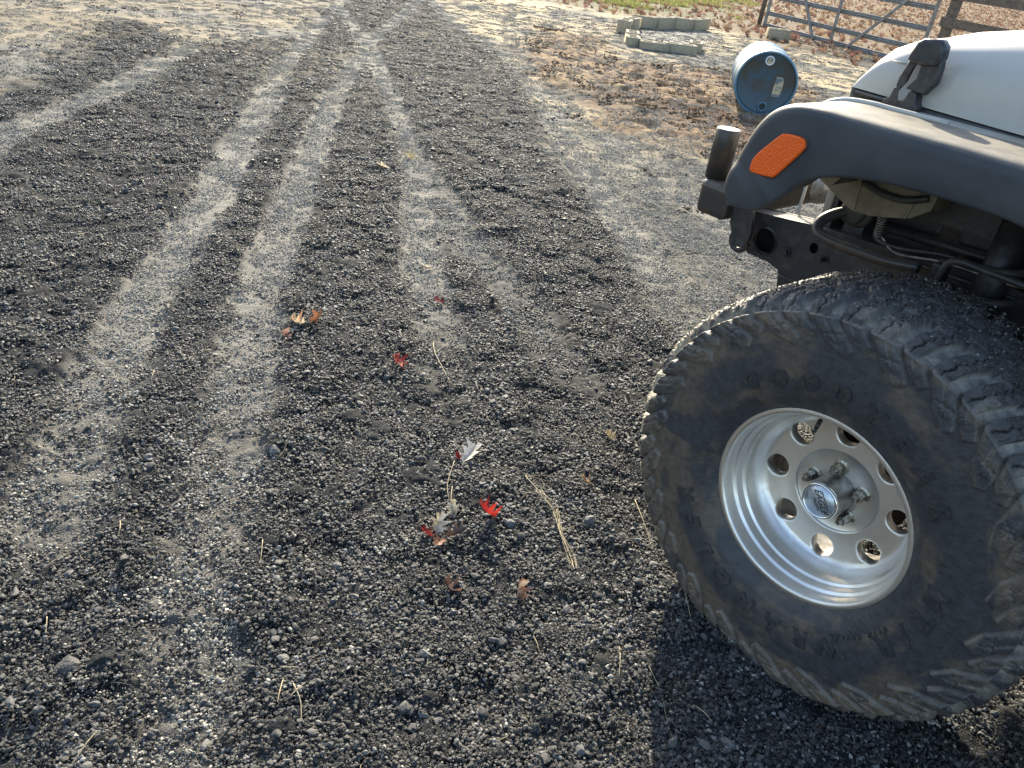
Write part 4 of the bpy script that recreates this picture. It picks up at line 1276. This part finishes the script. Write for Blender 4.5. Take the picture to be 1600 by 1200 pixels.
rock('stone', 1.62, 12.95, .065, 'small dark stone lying on the gravel inside the block ring', 'dstone', 3)
rock('stone', -.62, 1.68, .017, 'pale yellowish stone sitting on the dark crumbs left of centre', 'stone', 5)
rock('asphalt_lump', -.77, .93, .021, 'largest crumbling asphalt lump near the bottom left corner', 'dstone', 6)
rock('asphalt_lump', -.53, 1.14, .013, 'rounded grey lump right of the bottom left tread marks', 'stone', 7)
rock('asphalt_lump', -.56, .83, .016, 'grey asphalt lump at the bottom edge left of the stalk', 'dstone', 8)
rock('asphalt_lump', -.46, .82, .014, 'grey asphalt lump at the bottom edge beside the bent stalk', 'stone', 9)
rock('asphalt_lump', -.57, 1.50, .018, 'dark rounded lump below the pale yellowish stone', 'dstone', 10)
rock('asphalt_lump', .51, .96, .018, 'grey lump lying in the shadow in front of the tyre', 'stone', 12)
rock('asphalt_lump', .26, .93, .014, 'grey lump on the sunlit side of the tyre shadow edge', 'stone', 13)
rock('asphalt_lump', -.10, 1.06, .014, 'grey lump below the red and tan leaves', 'stone', 14)
rock('asphalt_lump', -.08, .93, .012, 'small pale lump at the middle of the bottom edge', 'stone', 15)

# ================================================================== gate and fence
GA = Vector((4.3155, 18.5934, 0)); GD = Vector((1.4681, -3.2736, 0)).normalized()
gate = empty('farm_gate', GA, math.atan2(GD.y, GD.x))
tag(gate, 'weathered grey metal farm gate with five rails standing on leaf litter', 'gate')
def rail_piece(name, z, x0=.05, x1=4.36, w_=.085):
    # corrugated rail: W profile
    P = [(-.012, -w_ / 2), (-.020, -w_ * .36), (-.008, -w_ * .2), (-.022, -w_ * .02), (-.008, w_ * .2), (-.020, w_ * .36), (-.012, w_ / 2), (.006, w_ / 2), (.006, -w_ / 2)]
    return loft(name, [[(x, y, z + q) for y, q in P] for x in (x0, (x0 + x1) / 2, x1)], 'galv', gate, closed=True, smooth=False)
for z in (.05, .285, .60, .92, 1.22): rail_piece('gate_rail', z)
for x in (.045, 4.40):
    bm = bmesh.new(); bbox(bm, (x, 0, .64), (.06, .045, 1.28)); bm_obj('gate_stile', bm, 'galv', gate, bev=.008)
def brace(x0, z0, x1, z1):
    bm = bmesh.new(); d = Vector((x1 - x0, 0, z1 - z0)); L = d.length
    bbox(bm, ((x0 + x1) / 2, -.040, (z0 + z1) / 2), (L, .022, .055), rot=Matrix.Rotation(-math.atan2(d.z, d.x), 3, 'Y'))
    bm_obj('gate_brace', bm, 'galv', gate, bev=.004)
brace(1.72, .02, .72, 1.24); brace(2.23, .0, 2.20, 1.24); brace(2.66, .01, 4.10, 1.24)
fence = empty('wooden_fence', GA + GD * 4.75, math.atan2(GD.y, GD.x))
tag(fence, 'weathered wooden fence with boards beyond the right end of the gate', 'fence')
for x in (0, 2.4):
    bm = bmesh.new(); bbox(bm, (x, 0, .65), (.13, .13, 1.3)); bm_obj('post', bm, 'wood', fence, bev=.01)
for z in (.35, .75, 1.15):
    bm = bmesh.new(); bbox(bm, (1.6, -.085, z), (3.4, .03, .14)); bm_obj('board', bm, 'wood', fence, bev=.004)
gpost = empty('gate_post', GA - GD * .14, 0)
bm = bmesh.new(); btube(bm, [(0, 0, 0), (.01, 0, 1.45)], [.05, .045], 12)
ob = bm_obj('gate_post', bm, 'wood', smooth=True); ob.location = gpost.location; bpy.data.objects.remove(gpost)
tag(ob, 'dark round post against the left end of the metal gate', 'post')

# ================================================================== fallen leaves, each a thing
def leaf(x, y, size, rz, rx, ry, cols, label, curl=.8, lobes=3, lift=.008, seed=0, w=.36, cat='leaf'):
    size = size * .82
    rnd = random.Random(seed * 7 + 1)
    me = leaf_mesh('leaf', size, rnd, curl, lobes, None, w)
    V = np.array([v.co[:] for v in me.vertices]) / size
    t = fbm(V[:, 0] * 5 + seed, V[:, 1] * 5, 7 + seed, 3)
    c = np.array(cols[0]) * (1 - sstep(.42, .6, t))[:, None] + np.array(cols[1]) * sstep(.42, .6, t)[:, None]
    c = c * np.where(np.abs(V[:, 0]) < .02, .62, 1.0)[:, None] * (.82 + .36 * fbm(V[:, 0] * 16, V[:, 1] * 16, 3 + seed, 2))[:, None]
    set_col(me, c)
    o = new_obj('fallen_leaf', me, 'litter'); o.location = (x, y, zat(x, y) + lift); o.rotation_euler = (rx, ry, rz)
    tag(o, label, cat)
    return o
TAN = (.42, .35, .23); PALE = (.62, .56, .44); RED = (.24, .018, .013); DRED = (.16, .015, .014); BR = (.28, .13, .07); BR2 = (.16, .085, .05); ORG = (.24, .10, .05)
leaf(-.02, 1.50, .070, 2.2, .9, .5, (RED, (.34, .03, .02)), 'bright red oak leaf standing up beside the cluster of tan leaves', 1.2, 3, .022, 1)
leaf(-.105, 1.515, .052, .2, .5, -.3, (PALE, TAN), 'cream oak leaf at the top of the leaf cluster near centre', .9, 3, .02, 2)
leaf(-.135, 1.455, .062, .15, .6, .3, (TAN, PALE), 'yellowish tan oak leaf upright in the left of the leaf cluster', 1.0, 3, .024, 3)
leaf(-.155, 1.425, .050, 1.4, .3, .4, (DRED, RED), 'dark red leaf tip at the lower left of the leaf cluster', .8, 3, .012, 4)
leaf(-.125, 1.395, .045, 2.8, .2, -.2, (BR, (.4, .26, .2)), 'brown curled leaf at the bottom of the leaf cluster', 1.0, 2, .010, 5)
leaf(-.085, 1.425, .06, -1.2, .3, .1, ((.05, .045, .05), BR2), 'dark leaf in the middle of the leaf cluster', .9, 3, .012, 6)
leaf(-.09, 1.755, .085, -.5, .35, -.1, (PALE, (.68, .62, .56)), 'large pale oak leaf with deep lobes above the leaf cluster', .6, 3, .014, 7)
leaf(-.125, 1.735, .03, .8, .5, .2, (RED, DRED), 'small red leaf scrap under the large pale oak leaf', .8, 2, .010, 8)
leaf(-.39, 2.215, .07, 1.3, .6, .3, (DRED, (.45, .2, .15)), 'small dull red oak leaf left of the thin dry stalk', 1.1, 3, .014, 9)
leaf(-.33, 2.76, .055, 1.6, .2, .1, ((.13, .02, .025), (.24, .05, .05)), 'flat maroon leaf alone on the pale track', .5, 2, .016, 10, .5)
leaf(-.725, 2.43, .075, -.3, 1.1, .3, (ORG, BR), 'orange brown leaf standing on edge left of centre', 1.1, 2, .026, 11, .3)
leaf(-.79, 2.41, .07, 1.7, .4, .3, (TAN, (.45, .25, .15)), 'tan and orange curled leaf beside the brown leaf on edge', 1.3, 3, .016, 12)
leaf(-.805, 2.325, .05, 1.0, .5, .0, ((.40, .22, .16), BR), 'small pinkish brown leaf below the tan curled leaf', 1.0, 2, .010, 13, .45)
leaf(.08, 1.27, .055, .3, .7, .3, ((.48, .36, .27), BR), 'crumpled pinkish tan leaf near the bottom centre', 1.6, 3, .012, 14)
leaf(-.075, 1.255, .06, 2.0, .7, .2, ((.10, .07, .065), BR2), 'dark brown folded leaf left of the crumpled pinkish leaf', 1.4, 2, .010, 15, .3)
leaf(.24, 1.72, .045, 1.3, .3, .2, (ORG, TAN), 'small orange brown leaf scrap left of the big tyre', .9, 2, .008, 16, .3)
leaf(.32, 1.96, .05, .8, .3, .2, ((.55, .42, .2), TAN), 'yellow leaf scrap beside the tread at the left of the tyre', .8, 3, .008, 17)
leaf(-.83, 4.78, .11, .8, .3, .2, ((.62, .5, .25), TAN), 'pale yellow leaf far up the drive between the tracks', .8, 3, .012, 18)
leaf(-.92, 4.45, .10, 1.5, .2, .2, (PALE, TAN), 'whitish leaf lying flat just below the pale yellow leaf', .6, 3, .012, 19)
leaf(-.44, 3.11, .055, 1.9, .3, .2, (PALE, TAN), 'small whitish leaf on the pale central track', .6, 3, .010, 20)
leaf(.71, 1.02, .018, 1.9, .1, .2, ((.5, .27, .06), ORG), 'tiny orange leaf fragment in the tyre shadow', .4, 2, .006, 21)
leaf(-.12, 7.1, .13, 1.0, .2, .2, (PALE, PALE), 'white scrap of leaf far off on the dark band', .6, 3, .012, 22)

# ================================================================== dry stalks
def stalk(pts, rad, label, name='dry_stalk', extra=()):
    bm = bmesh.new()
    for P, rr_ in [(pts, rad)] + list(extra):
        Q = [(x, y, zat(x, y) + h) for x, y, h in P]
        C = catmull(Q, 4)
        btube(bm, C, [rr_ * (1 - .5 * i / len(C)) for i in range(len(C))], 5)
    o = bm_obj(name, bm, 'straw', smooth=True)
    # origin at the first point
    tag(o, label, 'dry grass')
    return o
ex = []
rg = random.Random(12)
main = [(.07, 1.70, .012), (.11, 1.63, .016), (.155, 1.56, .016), (.175, 1.49, .014), (.20, 1.40, .012), (.205, 1.345, .02)]
for k in range(16):
    j = rg.randint(0, 4); bx, by, bz = main[j]
    a = rg.uniform(0, 6.28); L = rg.uniform(.03, .085)
    ex.append(([(bx, by, bz), (bx + L * .5 * math.cos(a), by + L * .5 * math.sin(a), bz + rg.uniform(0, .02)), (bx + L * math.cos(a + .4), by + L * math.sin(a + .4), rg.uniform(.004, .02))], .0006))
for k in range(5):
    q = [(x + rg.gauss(0, .006), y + rg.gauss(0, .008), z + rg.uniform(0, .006)) for x, y, z in main[rg.randint(0, 2):]]
    ex.append((q, .0007))
stalk(main, .0010, 'long tangled clump of dry straw beside the tyre near its shadow', 'straw_clump', ex)
stalk([(-.30, 2.42, .006), (-.28, 2.33, .02), (-.24, 2.24, .01), (-.18, 2.11, .01)], .0016, 'thin bent dry stalk above the large pale oak leaf', extra=[([(-.28, 2.33, .02), (-.26, 2.38, .02), (-.24, 2.44, .01)], .001)])
stalk([(-.13, 1.72, .01), (-.135, 1.62, .014), (-.12, 1.55, .02)], .001, 'fine dry stalk rising from the leaf cluster', extra=[([(-.12, 1.60, .02), (-.115, 1.54, .02), (-.10, 1.49, .02)], .001)])
stalk([(-.53, 1.32, .012), (-.52, 1.285, .016), (-.51, 1.245, .004)], .0011, 'short straight straw left of the dark lumps')
stalk([(-.34, .95, .010), (-.315, .915, .014), (-.30, .87, .005)], .0012, 'bent dry stalk near the bottom edge')
stalk([(-.87, 1.03, .012), (-.855, 1.0, .010), (-.85, .975, .004)], .0012, 'short pale straw near the bottom left corner')
stalk([(-.62, 1.72, .008), (-.60, 1.74, .02), (-.595, 1.68, .010), (-.60, 1.64, .005)], .0009, 'thin looped stalk leaning on the pale yellowish stone')
stalk([(.31, 1.16, .008), (.305, 1.11, .014), (.30, 1.06, .006)], .0009, 'fine straw just left of the tyre shadow edge')
stalk([(.38, 1.68, .01), (.39, 1.6, .014), (.405, 1.53, .01), (.41, 1.48, .004)], .0011, 'pale straw touching the left side of the tyre')
stalk([(.47, 1.33, .01), (.475, 1.27, .01), (.49, 1.21, .004)], .0009, 'thin straw inside the tyre shadow')
stalk([(.36, 1.14, .006), (.39, 1.06, .010), (.40, .98, .006), (.42, .92, .004)], .0009, 'long curved stalk crossing the shadow at the bottom')
